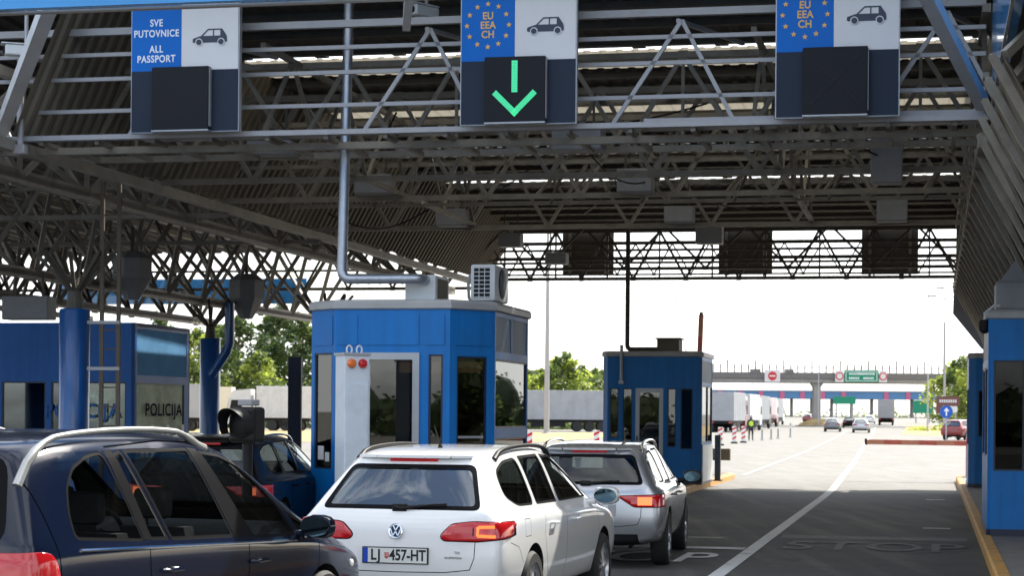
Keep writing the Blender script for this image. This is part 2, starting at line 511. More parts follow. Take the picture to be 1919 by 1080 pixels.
mat('trousers', (0.02,0.022,0.035), 0.8)
mat('skin', (0.42,0.25,0.17), 0.6)
mat('hair', (0.03,0.02,0.015), 0.7)
mat('terracotta', (0.38,0.16,0.09), 0.8, var=0.2)
glass('car_glass', (0.36,0.41,0.42), 0.02)
glass('rear_glass', (0.27,0.31,0.29), 0.28, gc=0.82)
glass('mpv_glass', (0.64,0.68,0.68), 0.0, gc=.8)
glass('booth_glass', (0.34,0.31,0.27), 0.03)
glass('dark_glass', (0.12,0.11,0.10), 0.0, gc=.4)
glass('side_glass', (0.25,0.26,0.26), 0.10, gc=.55)
glass('pale_glass', (0.5,0.58,0.58), 0.04)
glass('bright_glass', (0.5,0.55,0.5), 0.30)
mat('mirror_glass', (0.06,0.10,0.125), 0.06, metal=1)

def add_text(body, size, matname, parent, loc, rot=(PI/2, 0, 0), align='CENTER', name='lettering', spacing=1.0, line=1.0, xs=1.0, bold=0.0, depth=0.002):
    cu = bpy.data.curves.new(name, 'FONT')
    cu.body = body; cu.size = size; cu.align_x = align; cu.align_y = 'CENTER'
    cu.space_character = spacing; cu.space_line = line; cu.extrude = depth; cu.offset = bold
    tmp = bpy.data.objects.new(name, cu)
    COL.objects.link(tmp)
    dg = bpy.context.evaluated_depsgraph_get()
    me = bpy.data.meshes.new_from_object(tmp.evaluated_get(dg))
    bpy.data.objects.remove(tmp)
    bpy.data.curves.remove(cu)
    me.materials.clear(); me.materials.append(M[matname])
    o = bpy.data.objects.new(name, me)
    COL.objects.link(o)
    o.parent = parent
    o.location = loc; o.rotation_euler = rot; o.scale = (xs, 1, 1)
    return o

# ================================================================ the setting
def ground_sheet(name, m, x0, x1, y0, y1, dz, nx=8, ny=60):
    mb = MB(); vs = []; fs = []
    ys = [y0 + (y1-y0)*((j/ny)**1.6 if y1-y0 > 300 else j/ny) for j in range(ny+1)]
    for y in ys:
        for i in range(nx+1):
            vs.append((x0+(x1-x0)*i/nx, y, gz(y)+dz))
    for j in range(ny):
        for i in range(nx):
            a = j*(nx+1)+i
            fs.append((a, a+1, a+nx+2, a+nx+1))
    mb.add(vs, fs)
    return tag(mb.build(name, m), kind='structure')

ground_sheet('ground', M['pale_asphalt'], -1500, 1500, -80, 4000, 0.0, 8, 120)

def lane_patch(name, m, poly, dz):
    """flat sheet from a lane-frame polygon"""
    mb = MB()
    mb.add([W(u, v, dz) for u, v in poly], [tuple(range(len(poly)))])
    return tag(mb.build(name, m), kind='structure')

lane_patch('road', M['asphalt'], [(-40,-40),(60,-40),(60,45.6),(-40,45.6)], 0.004)

def strip(name, m, pts, w, dz, frame='lane'):
    mb = MB(); vs = []
    n = len(pts)
    P = [Vector((p[0], p[1], 0)) for p in pts]
    for i in range(n):
        d = (P[min(i+1,n-1)]-P[max(i-1,0)]).normalized()
        nn = Vector((-d.y, d.x, 0))*(w/2)
        for q in (P[i]-nn, P[i]+nn):
            c = W(q.x, q.y, 0)
            c.z = gz(c.y)+dz
            vs.append(c)
    mb.add(vs, [(2*i, 2*i+1, 2*i+3, 2*i+2) for i in range(n-1)])
    return tag(mb.build(name, m), kind='structure')

def curve_pts(keys, n=40):
    out = []
    for k in range(n+1):
        v = keys[0][1] + (keys[-1][1]-keys[0][1])*(k/n)**1.5
        for a, b in zip(keys, keys[1:]):
            if a[1] <= v <= b[1]+1e-6:
                t = (v-a[1])/(b[1]-a[1]); out.append((a[0]+(b[0]-a[0])*t, v)); break
    return out

strip('lane_line', M['road_white'], curve_pts([(-2.27,4),(-2.25,46),(-2.8,73),(-4.4,140),(-7.4,268)]), 0.17, 0.010)
strip('edge_line', M['worn_pale'], curve_pts([(-5.3,57),(-5.9,95),(-7.4,155),(-9.5,230)], 20), 0.14, 0.010)
strip('stop_line', M['road_white'], [(-5.15,25.75),(-2.36,25.75)], 0.40, 0.012)
strip('faded_line', M['faded_white'], [(-2.1,28.6),(0.5,28.6)], 0.7, 0.008)
strip('short_mark', M['road_white'], [(-0.10,42.2),(0.28,42.2)], 0.30, 0.010)
strip('short_mark', M['road_white'], [(-0.12,31.4),(0.30,31.4)], 0.22, 0.010)
def road_text(body, m, u, v, size, xs, name='road_lettering'):
    e = add_text(body, size, m, None, W(u, v, 0.013), (0, 0, -TH), name=name, spacing=1.05, bold=0.012, depth=0.0)
    e.scale = (xs, 1, 1)
    return tag(e, kind='structure')
road_text('STOP', 'road_white', -3.75, 23.9, 2.3, 0.42)
road_text('STOP', 'faded_white', -0.75, 26.6, 2.3, 0.42)

def island(u0, u1, v0, v1, r0, r1, n=8):
    """traffic island: outline with rounded ends; returns outline points"""
    def arc(cx, cy, r, a0, a1):
        return [(cx+r*math.cos(a0+(a1-a0)*k/n), cy+r*math.sin(a0+(a1-a0)*k/n)) for k in range(n+1)]
    return (arc(u1-r0, v0+r0, r0, -PI/2, 0) + arc(u1-r1, v1-r1, r1, 0, PI/2) +
            arc(u0+r1, v1-r1, r1, PI/2, PI) + arc(u0+r0, v0+r0, r0, PI, 1.5*PI))

def shrink(poly, d):
    cx = sum(p[0] for p in poly)/len(poly); cy = sum(p[1] for p in poly)/len(poly)
    out = []
    n = len(poly)
    for i in range(n):
        a, p, b = Vector(poly[i-1]), Vector(poly[i]), Vector(poly[(i+1) % n])
        e1 = (p-a); e2 = (b-p)
        if e1.length < 1e-6: e1 = e2
        if e2.length < 1e-6: e2 = e1
        t = (e1.normalized()+e2.normalized()).normalized()
        out.append((p.x - t.y*d, p.y + t.x*d))
    return out

def make_island(outline, kw=0.16):
    inner = shrink(outline, kw)
    ch = shrink(outline, 0.025)
    n = len(outline)
    mb = MB()
    vs = [W(u, v, 0.0) for u, v in outline] + [W(u, v, 0.125) for u, v in outline] + [W(u, v, 0.15) for u, v in ch] + [W(u, v, 0.15) for u, v in inner] + [W(u, v, 0.10) for u, v in inner]
    fs = []
    for L in range(4):
        for i in range(n):
            j = (i+1) % n
            fs.append((L*n+i, L*n+j, (L+1)*n+j, (L+1)*n+i))
    mb.add(vs, fs)
    tag(mb.build('kerb', M['kerb_yellow'], smooth=True), kind='structure')
    t = MB(); t.add([W(u, v, 0.14) for u, v in inner], [tuple(range(n))])
    tag(t.build('island_paving', M['island_concrete']), kind='structure')

make_island(island(-8.15, -5.25, 17.0, 54.6, 0.9, 0.6))
make_island(island(0.65, 3.9, 4.0, 55.0, 0.3, 0.6), 0.14)
make_island(island(-16.8, -11.6, 17.0, 56.0, 1.2, 1.2))

# dry grass beside the approach
def world_patch(name, m, poly, dz):
    mb = MB(); mb.add([(x, y, gz(y)+dz) for x, y in poly], [tuple(range(len(poly)))])
    return tag(mb.build(name, m), kind='structure')
world_patch('dry_verge', M['dry_grass'], [(gx(-700,120),120),(gx(960,112),112),(gx(1150,150),150),(gx(1140,182),182),(gx(200,185),185),(gx(-700,180),180)], 0.012)
world_patch('dry_verge', M['dry_grass'], [(gx(1690,190),190),(gx(1960,150),150),(gx(2300,200),200),(gx(1900,330),330),(gx(1700,300),300)], 0.012)

# ================================================================ the canopy
canopy = thing('border_canopy', 'broad brown steel lattice canopy roofing the lanes and booths', 'canopy', 0, 0)
V0, V1 = 24.0, 51.5
ULEFT, URIGHT = -11.8, 0.6
ZB, ZT = 5.3, 6.55

def warren(mb, a, b, zb, zt, pitch, wc, wd, start=0, mids=(), verts=False):
    """flat lattice girder from a to b (u,v), bottom zb, top zt"""
    a, b = Vector((*a, 0)), Vector((*b, 0))
    L = (b-a).length; n = max(2, round(L/pitch)); d = (b-a)/n
    up = lambda p, z: Vector((p.x, p.y, z))
    mb.bar(up(a, zb), up(b, zb), wc); mb.bar(up(a, zt), up(b, zt), wc)
    for m in mids: mb.bar(up(a, m), up(b, m), wd)
    for i in range(n):
        p, q, c = a+d*i, a+d*(i+1), a+d*(i+0.5)
        if (i+start) % 1 == 0:
            mb.bar(up(p, zb), up(c, zt), wd); mb.bar(up(c, zt), up(q, zb), wd)
        k = wd*.95
        for nd, zz in ((p, zb), (c, zt)):
            o3 = d.normalized()*k*1.1; mb.bar(up(nd, zz)-o3, up(nd, zz)+o3, wd*.5, wd*2.0)
        if verts: mb.bar(up(c, zb), up(c, zt), wd*0.7)
    return mb

# front girder over the lanes
g = MB()
for z, w in ((5.68, .05), (6.10, .05), (6.42, .05), (6.72, .09)):
    g.bar((-26, V0+.25, z), (URIGHT, V0+.25, z), w)
for i in range(-9, 2):
    c = -2.05 + i*3.2 - 1.0
    if c > 0.2: continue
    g.bar((c, V0+.25, 6.62), (c-0.85, V0+.25, 5.36), .05); g.bar((c, V0+.25, 6.62), (c+0.65, V0+.25, 5.36), .05)
    g.bar((c-.05, V0+.25, 6.62), (c+.6, V0+1.9, 6.62), .05)
g.build('front_girder', M['steel_grey'], canopy)
g = MB()
g.box(-26, URIGHT+.05, V0-.02, V0+.12, 5.27, 5.335)
g.box(-26, -12.2, V0+.14, V0+.62, 5.31, 5.34); g.box(-10.2, -7.6, V0+.14, V0+.62, 5.31, 5.36)
g.box(-6.7, -6.0, V0+.14, V0+.62, 5.31, 5.36); g.box(-3.5, -1.9, V0+.14, V0+.62, 5.31, 5.40); g.box(-.9, .6, V0+.14, V0+.62, 5.31, 5.42)
g.build('catwalk', M['steel_grey'], canopy)
g = MB()
g.bar((-26, V0+.55, 5.2), (URIGHT, V0+.55, 5.2), .09)
for i in range(34):
    u = -25.5+i*.78
    if u > .5: break
    g.bar((u, V0+.05, 5.25), (u, V0+1.9, 5.25), .06)
g.build('catwalk_bearer', M['steel_brown'], canopy)

# cross girders
for i, v in enumerate((26.2, 31.6, 36.8, 51.2, 28.9)):
    g = MB()
    far = (v > 50)
    warren(g, (ULEFT, v), (URIGHT, v), ZB, ZT, 1.55 if not far else 1.35, .085, .06, mids=((5.85,) if i % 2 else ()) + ((5.55, 5.72, 6.05, 6.25) if far else ()), verts=(i % 3 == 0))
    if i in (1, 2, 3): warren(g, (ULEFT-15, v+.4), (ULEFT, v+.4), 5.1, 6.2, 1.3, .08, .055, mids=(5.6,))
    if i == 1:   # second, offset layer that makes the space frame deep
        warren(g, (ULEFT+.8, v+1.25), (URIGHT, v+1.25), ZB+.02, ZT-.02, 1.55, .06, .045)
        for k in range(8):
            u = ULEFT+.8+k*1.55
            g.bar((u, v, ZB), (u+.78, v+1.25, ZT), .045); g.bar((u+.78, v, ZT), (u+.0, v+1.25, ZB), .045)
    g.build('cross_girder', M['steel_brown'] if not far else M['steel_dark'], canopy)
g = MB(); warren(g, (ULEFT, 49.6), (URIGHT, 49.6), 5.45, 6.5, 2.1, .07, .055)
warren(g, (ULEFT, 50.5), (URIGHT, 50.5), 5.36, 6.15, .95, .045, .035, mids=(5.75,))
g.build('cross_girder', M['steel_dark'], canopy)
# long girders
for u in (-8.6, -2.2):
    g = MB(); warren(g, (u, V0+.6), (u, 36.8), ZB+.06, ZT, 2.4, .07, .05)
    g.build('long_girder', M['steel_brown'], canopy)
g = MB(); warren(g, (URIGHT, V0), (URIGHT, V1), 4.98, 6.6, 2.2, .10, .07, mids=(5.8,))
g.bar((.57, V0-.3, 4.97), (.57, V1, 4.97), .13)
g.build('edge_girder', M['steel_brown'], canopy)
# left side girders: deep V lattices standing over the column rows
def side_girder(u0, z0, u1, z1, v0, v1, n, m):
    g = MB(); st = (v1-v0)/n
    g.bar((u0, v0, z0), (u0, v1, z0), .14); g.bar((u1, v0, z1), (u1, v1, z1), .13)
    for i in range(n):
        c = v0+st*(i+.5)
        g.bar((u0, c, z0), (u1, v0+st*i, z1), .075); g.bar((u0, c, z0), (u1, v0+st*(i+1), z1), .075)
        g.bar((u0-.07, c-.14, z0), (u0-.07, c+.14, z0), .04, .2)
    g.build('side_lattice', m, canopy)
side_girder(-16.1, 4.2, -15.2, 6.2, 22, 51.5, 14, M['lattice_grey'])
side_girder(-16.1, 4.25, -17.6, 6.2, 23, 51.5, 13, M['lattice_grey'])
side_girder(-19.4, 4.15, -18.6, 6.2, 23, 51.5, 13, M['steel_brown'])
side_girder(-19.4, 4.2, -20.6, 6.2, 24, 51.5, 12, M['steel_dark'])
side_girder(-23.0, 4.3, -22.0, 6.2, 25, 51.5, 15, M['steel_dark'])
side_girder(-12.6, 5.0, ULEFT-.2, 6.2, 22.4, 51.5, 13, M['lattice_grey'])
side_girder(-12.6, 5.05, -13.8, 6.2, 22.4, 51.5, 13, M['steel_brown'])
g = MB(); g.bar((ULEFT, 22, 5.2), (ULEFT, 51.5, 5.2), .14); g.build('side_chord', M['lattice_grey'], canopy)
for u in (-22.5,):
    g = MB(); warren(g, (u, 24), (u, V1), 4.5, 5.95, 2.0, .09, .065)
    g.build('long_girder', M['steel_dark'], canopy)

def corrugated(mb, p00, p10, p01, p11, n, depth):
    """ribbed sheet; ribs run from p0x to p1x, n ribs across"""
    p00, p10, p01, p11 = map(Vector, (p00, p10, p01, p11))
    nrm = (p10-p00).cross(p01-p00).normalized()*depth
    vs = []; fs = []
    prof = []
    for i in range(n):
        for t, h in ((0,0),(.3,0),(.42,1),(.88,1)):
            prof.append(((i+t)/n, h))
    prof.append((1.0, 0))
    for t, h in prof:
        vs.append(p00.lerp(p01, t)+nrm*h); vs.append(p10.lerp(p11, t)+nrm*h)
    for i in range(len(prof)-1):
        fs.append((2*i, 2*i+1, 2*i+3, 2*i+2))
    mb.add(vs, fs)

def zr(v): return 7.55-.0292*(v-22.6)
strips = [(29.3,29.85,31.2), (33.7,34.4,35.6), (38.6,38.8,39.6), (43.0,43.2,43.8)]
g = MB(); sl = MB(); bs = MB()
def deck(mb, v0, v1): corrugated(mb, (-10.8, v0, zr(v0)), (-10.8, v1, zr(v1)), (.775, v0, zr(v0)), (.775, v1, zr(v1)), 46, .016)
v = 22.6
for a, b, c in strips:
    deck(g, v, a); z = zr(a)
    for k in range(9):
        u0 = -10.6+k*1.26
        sl.quad((u0, a, z+.03), (u0+1.08, a, z+.03), (u0+1.08, b, z+.02), (u0, b, z+.02))
    g.box(-10.8, .75, a-.03, a, z+.06, z+.16); g.box(-10.8, .75, b, b+.03, z+.01, z+.16)
    for k in range(10):
        u0 = -10.8+k*1.26
        g.box(u0, min(.75, u0+.2), a+.001, b-.001, z-.02, z+.14)
    deck(bs, b+.03, c)
    sl.build('skylight', M['skylight'], canopy); sl = MB(); bs.build('translucent_sheet', M['beige_skylight'], canopy); bs = MB()
    v = c
deck(g, v, V1+.1)
g.build('roof_sheet', M['roof_sheet'], canopy)
g = MB(); corrugated(g, (ULEFT+.1, 23.7, 5.3), (-10.75, 23.7, zr(23.7)), (ULEFT+.1, V1, 5.3), (-10.75, V1, zr(V1)), 100, .045)
g.build('side_sheet', M['brown_sheet'], canopy)
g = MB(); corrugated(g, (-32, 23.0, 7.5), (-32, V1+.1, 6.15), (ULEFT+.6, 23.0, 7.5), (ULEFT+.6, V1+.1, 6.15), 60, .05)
g.build('roof_sheet', M['roof_shaded'], canopy); g = MB()
g.box(.776, .79, 7.0, V1+.05, 6.45, 7.75)  # upright sheet added to stop sun entering between the two roofs
corrugated(g, (.80, 7.0, 6.72), (.78, V1+.1, 6.62), (50, 7.0, 6.72), (50, V1+.1, 6.62), 120, .05)  # next bay's roof, stretched unseen toward the viewer to darken ground and reflections
g.build('roof_sheet', M['roof_sheet'], canopy)
# roof purlins
g = MB()
for k in range(24):
    v = 24.4+k*1.18
    g.bar((-10.8, v, zr(v)-.07), (.7, v, zr(v)-.07), .08, .10)
g.build('purlin', M['steel_dark'], canopy)
# trough along the right edge, ribbed sheet on bars
g = MB()
corrugated(g, (.60, 18, 4.95), (1.36, 18, 3.55), (.60, V1-.8, 4.95), (1.36, V1-.8, 3.55), 100, .03)
corrugated(g, (1.36, 18, 3.55), (3.0, 18, 3.55), (1.36, V1-.8, 3.55), (3.0, V1-.8, 3.55), 100, .03)
corrugated(g, (3.0, 18, 3.55), (3.7, 18, 4.95), (3.0, V1-.8, 3.55), (3.7, V1-.8, 4.95), 100, .03)
g.build('trough_sheet', M['brown_sheet'], canopy)
g = MB()
for k in range(26):
    v = 18.2+k*1.28
    g.bar((.50, v, 5.0), (1.30, v, 3.52), .10, .07)
    g.bar((.50, v, 5.0), (1.30, v+1.28, 3.52), .05)
    if k % 2 == 0:
        g.bar((.62, v, 5.0), (2.0, v+1.2, 6.5), .08); g.bar((.62, v+2.5, 5.0), (2.0, v+1.2, 6.5), .08)
g.build('trough_rib', M['steel_brown'], canopy)
g = MB()
g.prism([(.52,4.95),(.50,4.35),(1.22,3.45),(3.1,3.45),(3.8,4.95)], V1-.75, V1-.55)
g.build('trough_end', M['box_grey'], canopy)
# fascia boards
g = MB()
g.box(-34, 1.2, 16.9, 17.0, 5.46, 6.6)
g.build('fascia', M['fascia_blue'], canopy)
g = MB(); g.box(.66, .74, 17.0, 23.95, 5.30, 6.6); g.build('fascia', M['fascia_blue'], canopy)
g = MB(); g.box(-24.5, -17.0, V1+.9, V1+1.0, 4.75, 5.45); g.build('fascia', M['fascia_blue'], canopy)
g = MB(); g.box(.63, .655, 17.0, 23.95, 5.28, 5.31); g.box(-34, 1.2, 17.01, 17.1, 5.44, 5.459)
for p, q, w in (((.56,24.0,5.45),(-.5,17.0,6.2),.14), ((-12.0,24.0,5.42),(-7.6,17.0,6.55),.16), ((-6.5,24.0,6.6),(-4.5,17,6.5),.1)):
    h = MB(); h.bar(p, q, w); h.build('brace', M['pale_grey'], canopy)
g.build('fascia_edge', M['steel_grey'], canopy)

# columns with fan struts
def column(u, v, dia, top):
    mb = MB()
    r = dia/2
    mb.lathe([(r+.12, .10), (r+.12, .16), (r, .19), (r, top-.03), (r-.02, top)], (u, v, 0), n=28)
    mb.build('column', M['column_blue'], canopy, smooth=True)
    s = MB()
    s.lathe([(.13, top), (.10, top+.30)], (u, v, 0), n=12)
    for a in range(8):
        an = a*PI/4+.3
        s.bar((u, v, top+.2), (u+math.cos(an)*.6, v+math.sin(an)*.6, top+.85), .055)
    s.build('fan_strut', M['steel_dark'], canopy)
column(-12.72, 27.9, .46, 3.28)
column(-16.1, 42.6, .46, 3.40)
column(-12.75, 40.6, .46, 3.40)
column(-16.3, 27.9, .46, 3.28)
# rain pipe beside the second column
g = MB()
g.tube([(-15.55, 42.35, 4.2), (-15.55, 42.35, 3.30), (-15.62, 42.35, 3.08), (-15.98, 42.35, 2.55)], .11, 12)
g.build('rain_pipe', M['column_blue'], canopy, smooth=True)

# cables slung between the girders
rc = random.Random(8)
for k in range(9):
    u0, v0 = rc.uniform(-11, -1), rc.choice((26.2, 28.9, 31.6, 34.2)); u1 = u0+rc.uniform(-4, 4); u1 = max(-11.5, min(.4, u1)); v1 = v0+rc.choice((2.6, 5.2))
    z0, z1 = rc.uniform(5.35, 6.4), rc.uniform(5.35, 6.4); sg = rc.uniform(.1, .35)
    g = MB(); g.tube([(u0+(u1-u0)*t/10, v0+(v1-v0)*t/10, z0+(z1-z0)*t/10-sg*math.sin(PI*t/10)) for t in range(11)], .014, 5); g.build('cable', M['black'], canopy)
# ladder
lad = thing('ladder', 'rusty brown steel ladder clamped to the thick blue column', 'ladder', -12.28, 27.9)
for x in (0, .27):
    g = MB(); g.box(x-.03, x+.03, -.02, .02, .15, 5.2); g.build('side_rail', M['post_brown'], lad)
for k in range(17):
    g = MB(); g.tube([(.0, 0, .35+k*.29), (.27, 0, .35+k*.29)], .012, 6); g.build('rung', M['post_brown'], lad)
for z in (2.35, 3.05):
    g = MB(); g.box(-.30, .30, -.05, -.021, z, z+.05); g.build('bracket', M['roof_trim'], lad)

# ================================================================ lane signs
def star(cx, cz, r):
    pts = []
    for k in range(10):
        a = PI/2 + k*PI/5
        rr = r if k % 2 == 0 else r*.45
        pts.append((cx+rr*math.cos(a), cz+rr*math.sin(a)))
    return pts

def lane_sign(u, label, kind, lit=False):
    s = thing('lane_sign', label, 'sign', u, V0-.30, 5.30, group='lane signs on the front girder')
    w, h, lo = 1.46, 1.64, .79
    mb = MB(); mb.box(-w/2, w/2, .03, .12, 0, h)
    mb.box(-w/2+.2, -w/2+.28, .121, .30, .05, h+.15); mb.box(w/2-.28, w/2-.2, .121, .30, .05, h+.15)
    mb.build('frame', M['alu'], s)
    e = .014
    sp = -w/2+.47*w
    mb = MB(); mb.box(-w/2+e, sp, .015, .029, lo, h-e); mb.build('blue_panel', M['sign_blue'], s)
    mb = MB(); mb.box(sp+.002, w/2-e, .015, .029, lo, h-e); mb.build('white_panel', M['sign_white'], s)
    mb = MB(); mb.box(-w/2+e, w/2-e, .015, .029, e, lo-.002); mb.build('slate_panel', M['sign_slate'], s)
    # pictogram of a hatchback
    cx, cz = sp+(w/2-sp)/2, lo+.40
    k = .235
    body = [(-1,-.20),(-.98,-.02),(-.62,.10),(-.52,.12),(.80,.12),(.95,.08),(.97,-.20),(.82,-.24),(-.9,-.24)]
    mb = MB()
    T = lambda P: [(cx+x*k, cz+z*k) for x, z in P]
    mb.prism(T(body), .008, .0145)
    mb.prism(T([(-.52,.12),(-.12,.50),(-.04,.50),(-.42,.12)]), .008, .0145)
    mb.prism(T([(-.12,.50),(-.12,.43),(.66,.43),(.66,.50)]), .0085, .0146)
    mb.prism(T([(.16,.12),(.16,.46),(.22,.46),(.22,.12)]), .009, .0147)
    mb.prism(T([(.58,.12),(.58,.50),(.68,.50),(.95,.10)]), .0083, .0148)
    mb.build('car_symbol', M['picto_navy'], s)
    for wx in (-.62, .64):
        mb = MB(); mb.lathe([(.205*k, -.008), (.205*k, 0)], (cx+wx*k, .0075, cz-.22*k), 'y', 20)
        mb.build('symbol_ring', M['sign_white'], s)
        mb = MB(); mb.lathe([(.15*k, -.012), (.15*k, 0)], (cx+wx*k, .003, cz-.22*k), 'y', 20)
        mb.build('symbol_wheel', M['picto_navy'], s)
    bx = (-w/2+sp)/2+.005
    if kind == 'all':
        for txt, z in (('SVE', h-.24), ('PUTOVNICE', h-.375), ('ALL', h-.575), ('PASSPORT', h-.70)):
            add_text(txt, .125, 'letter_white', s, (bx, .012, z), spacing=1.12, bold=.003, xs=.82)
    else:
        cz2 = lo+.44
        for k2 in range(12):
            a = k2*PI/6
            mb = MB(); mb.prism(star(bx+.265*math.sin(a), cz2+.265*math.cos(a), .036), .009, .0145)
            mb.build('star', M['letter_gold'], s)
        for txt, z in (('EU', cz2+.115), ('EEA', cz2), ('CH', cz2-.115)):
            add_text(txt, .125, 'letter_gold', s, (bx, .012, z), spacing=1.05, bold=.003, xs=.9)
    # variable message box
    b0, b1 = -w/2+.33, -w/2+1.09
    b = MB(); b.bbox(b0, b1, -.09, .014, .02, .82, .008)
    box = b.build('signal_box', M['sign_black'], s)
    mb = MB(); mb.box(b1+.001, b1+.012, -.07, .0, .06, .80); mb.build('hinge_rail', M['box_grey'], s)
    mb = MB(); mb.box(b0, b1, -.091, .013, .0, .0185); mb.build('bottom_lip', M['alu'], s)
    if kind == 'eu' and not lit:
        mb = MB(); xm, zm = (b0+b1)/2, .42
        for sg in (-1, 1):
            for i in range(16):
                q = (i+.5)/16-.5; x, z = xm+sg*q*.56, zm+q*.56
                mb.box(x-.014, x+.014, -.0955, -.0905, z-.014, z+.014)
        mb.build('unlit_cross', M['unlit_led'], s)
    if lit:
        mb = MB()
        cxx = (b0+b1)/2
        def seg(p, q, wd, n, m):
            p, q = Vector((p[0], 0, p[1])), Vector((q[0], 0, q[1]))
            d = (q-p).normalized(); x = Vector((-d.z, 0, d.x))
            L = (q-p).length
            for i in range(n):
                for j in range(m):
                    c = p + d*(L*(i+.5)/n) + x*(wd*((j+.5)/m-.5))
                    s2 = .40*L/n; t2 = .40*wd/m
                    A = [c-d*s2-x*t2, c+d*s2-x*t2, c+d*s2+x*t2, c-d*s2+x*t2]
                    vs = [(a.x, -.098, a.z) for a in A]+[(a.x, -.091, a.z) for a in A]
                    mb.add(vs, [(3,2,1,0),(4,5,6,7),(0,1,5,4),(1,2,6,5),(2,3,7,6),(3,0,4,7)])
        seg((cxx, .77), (cxx, .38), .075, 20, 4)
        mb.build('arrow_stem', M['led_green'], s); mb = MB()
        seg((cxx-.255, .385), (cxx+.028, .105), .072, 20, 4)
        seg((cxx+.255, .385), (cxx-.028, .105), .072, 20, 4)
        mb.build('arrow_head', M['led_green'], s)
    return s
lane_sign(-9.34, 'lane sign lettered SVE PUTOVNICE ALL PASSPORT with unlit black box', 'all')
lane_sign(-5.0, 'star ring lane sign with lit green arrow pointing down', 'eu', lit=True)
lane_sign(-1.13, 'star ring lane sign with unlit black box near right canopy edge', 'eu')

# ================================================================ boxes hung under the roof
def hung_box(u, v, z, w, h, d, label, m='box_grey'):
    t = thing('hanging_box', label, 'box', u, v, z, group='grey boxes under the roof')
    mb = MB(); mb.bbox(-w/2, w/2, -d/2, d/2, 0, h, .02); mb.build('housing', M[m], t)
    for x in (-w*.3, w*.3):
        mb = MB(); mb.bar((x, 0, h), (x, 0, h+.45), .03); mb.build('hanger', M['steel_dark'], t)
    return t
def px_uv(px, py, v):
    dx, dz = (px-960)/F, (775-py)/F
    X, Z = dx-dz*ROLL, dz+dx*ROLL
    Y = v/(X*ST+CT)
    return X*Y*CT-Y*ST, CAMH+Z*Y, F/Y
for px, py, w, h, v, lab in (
    (703, 365, 70, 36, 31.25, 'squat grey box right beside the metal duct pipe'),
    (1192, 362, 66, 44, 31.25, 'grey box hanging below the middle of the roof, right of centre sign'),
    (1662, 345, 58, 88, 28.6, 'tall grey box below the right lane sign'),
    (848, 425, 56, 32, 36.45, 'small grey box below and left of centre lane sign'),
    (1274, 418, 54, 30, 36.45, 'small grey box hanging above the far dark panels'),
    (512, 292, 86, 26, 25.9, 'wide flat grey box just below the beam right of the left sign'),
    (1085, 283, 94, 40, 25.9, 'wide grey box just below the beam right of the centre sign'),
    (1672, 416, 56, 44, 36.45, 'grey box in front of the rightmost far dark panel'),
    (958, 464, 42, 26, 45.0, 'small box lamp left of the far dark panels'),
    (1044, 496, 40, 22, 45.0, 'small box lamp next to the first far dark panel'),
    (1330, 458, 50, 36, 45.0, 'grey box overlapping the middle far dark panel'),
    (55, 600, 92, 44, 33.0, 'grey box above the roof of the police booth')):
    u, z, s = px_uv(px, py, v)
    hung_box(u, v, z, w/s, h/s, .4, lab)
for px, w, lab in ((1104, 96, 'first of three dark boards closing the far roof edge'), (1398, 100, 'middle of three dark boards closing the far roof edge'), (1668, 104, 'third of three dark boards closing the far roof edge, nearest the trough')):
    u, z, s = px_uv(px, 515, 51.9)
    b = thing('back_board', lab, 'board', u, 51.75, z, group='dark boards on the far roof edge')
    mb = MB(); mb.box(-w/s/2, w/s/2, 0, .10, 0, 1.28); mb.build('board', M['steel_dark'], b)
    for x in (-w/s*.355, w/s*.355):
        mb = MB(); mb.box(x-.035, x+.035, -.06, -.001, -.05, 1.3); mb.build('bracket', M['steel_brown'], b)
# dark hopper-shaped hoods
def hopper(px, py, v, w, h, label):
    u, z, s = px_uv(px, py, v)
    t = thing('hopper', label, 'hopper', u, v, z, group='hoppers in the lattice')
    r = w/s/2; hh = h/s
    mb = MB(); mb.lathe([(r*.35, 0), (r*1.0, hh*.45), (r*1.0, hh*.85), (r*.55, hh)], n=8); mb.build('shell', M['box_grey'], t)
    mb = MB(); mb.bar((0,0,hh), (0,0,hh+.5), .06); mb.build('hanger', M['steel_dark'], t)
hopper(248, 562, 37, 78, 90, 'larger faceted brown grey hopper in the left lattice')
hopper(462, 598, 44, 70, 84, 'smaller faceted brown grey hopper in the left lattice')
# surveillance cameras
def surv_cam(px, py, v, label, rot=0.0, drop=.5):
    u, z, s = px_uv(px, py, v)
    t = thing('security_camera', label, 'camera', u, v, z, rot)
    mb = MB(); mb.bbox(-.09, .09, -.22, .2, -.07, .07, .02); mb.build('housing', M['pale_grey'], t)
    mb = MB(); mb.box(-.11, .11, -.27, .18, .072, .085); mb.build('sun_shield', M['pale_grey'], t)
    mb = MB(); mb.lathe([(.05, -.24), (.05, -.221)], axis='y', n=14); mb.build('lens', M['black'], t)
    mb = MB(); mb.tube([(0, .05, .086), (0, .05, drop)], .025, 8); mb.build('bracket', M['alu'], t)
surv_cam(795, 22, 24.9, 'pale security camera left of the centre lane sign', R(30), .3)
t_ = px_uv(42, 95, 23.9)
surv_cam(42, 95, 23.9, 'pale security camera on pipe at the left brace', R(60), .55)
mb = MB(); u_, z_, s_ = px_uv(38, 275, 23.9)
pp = thing('camera_pipe', 'thin grey vertical pipe below the leftmost camera', 'pipe', u_, 23.9, z_)
mb.tube([(0,0,0),(0,0,1.15)], .045, 10); mb.build('tube', M['steel_grey'], pp, smooth=True)
mb = MB(); mb.bbox(-.09,.09,-.06,.06,-.1,.03,.02); mb.build('foot_clamp', M['steel_grey'], pp)

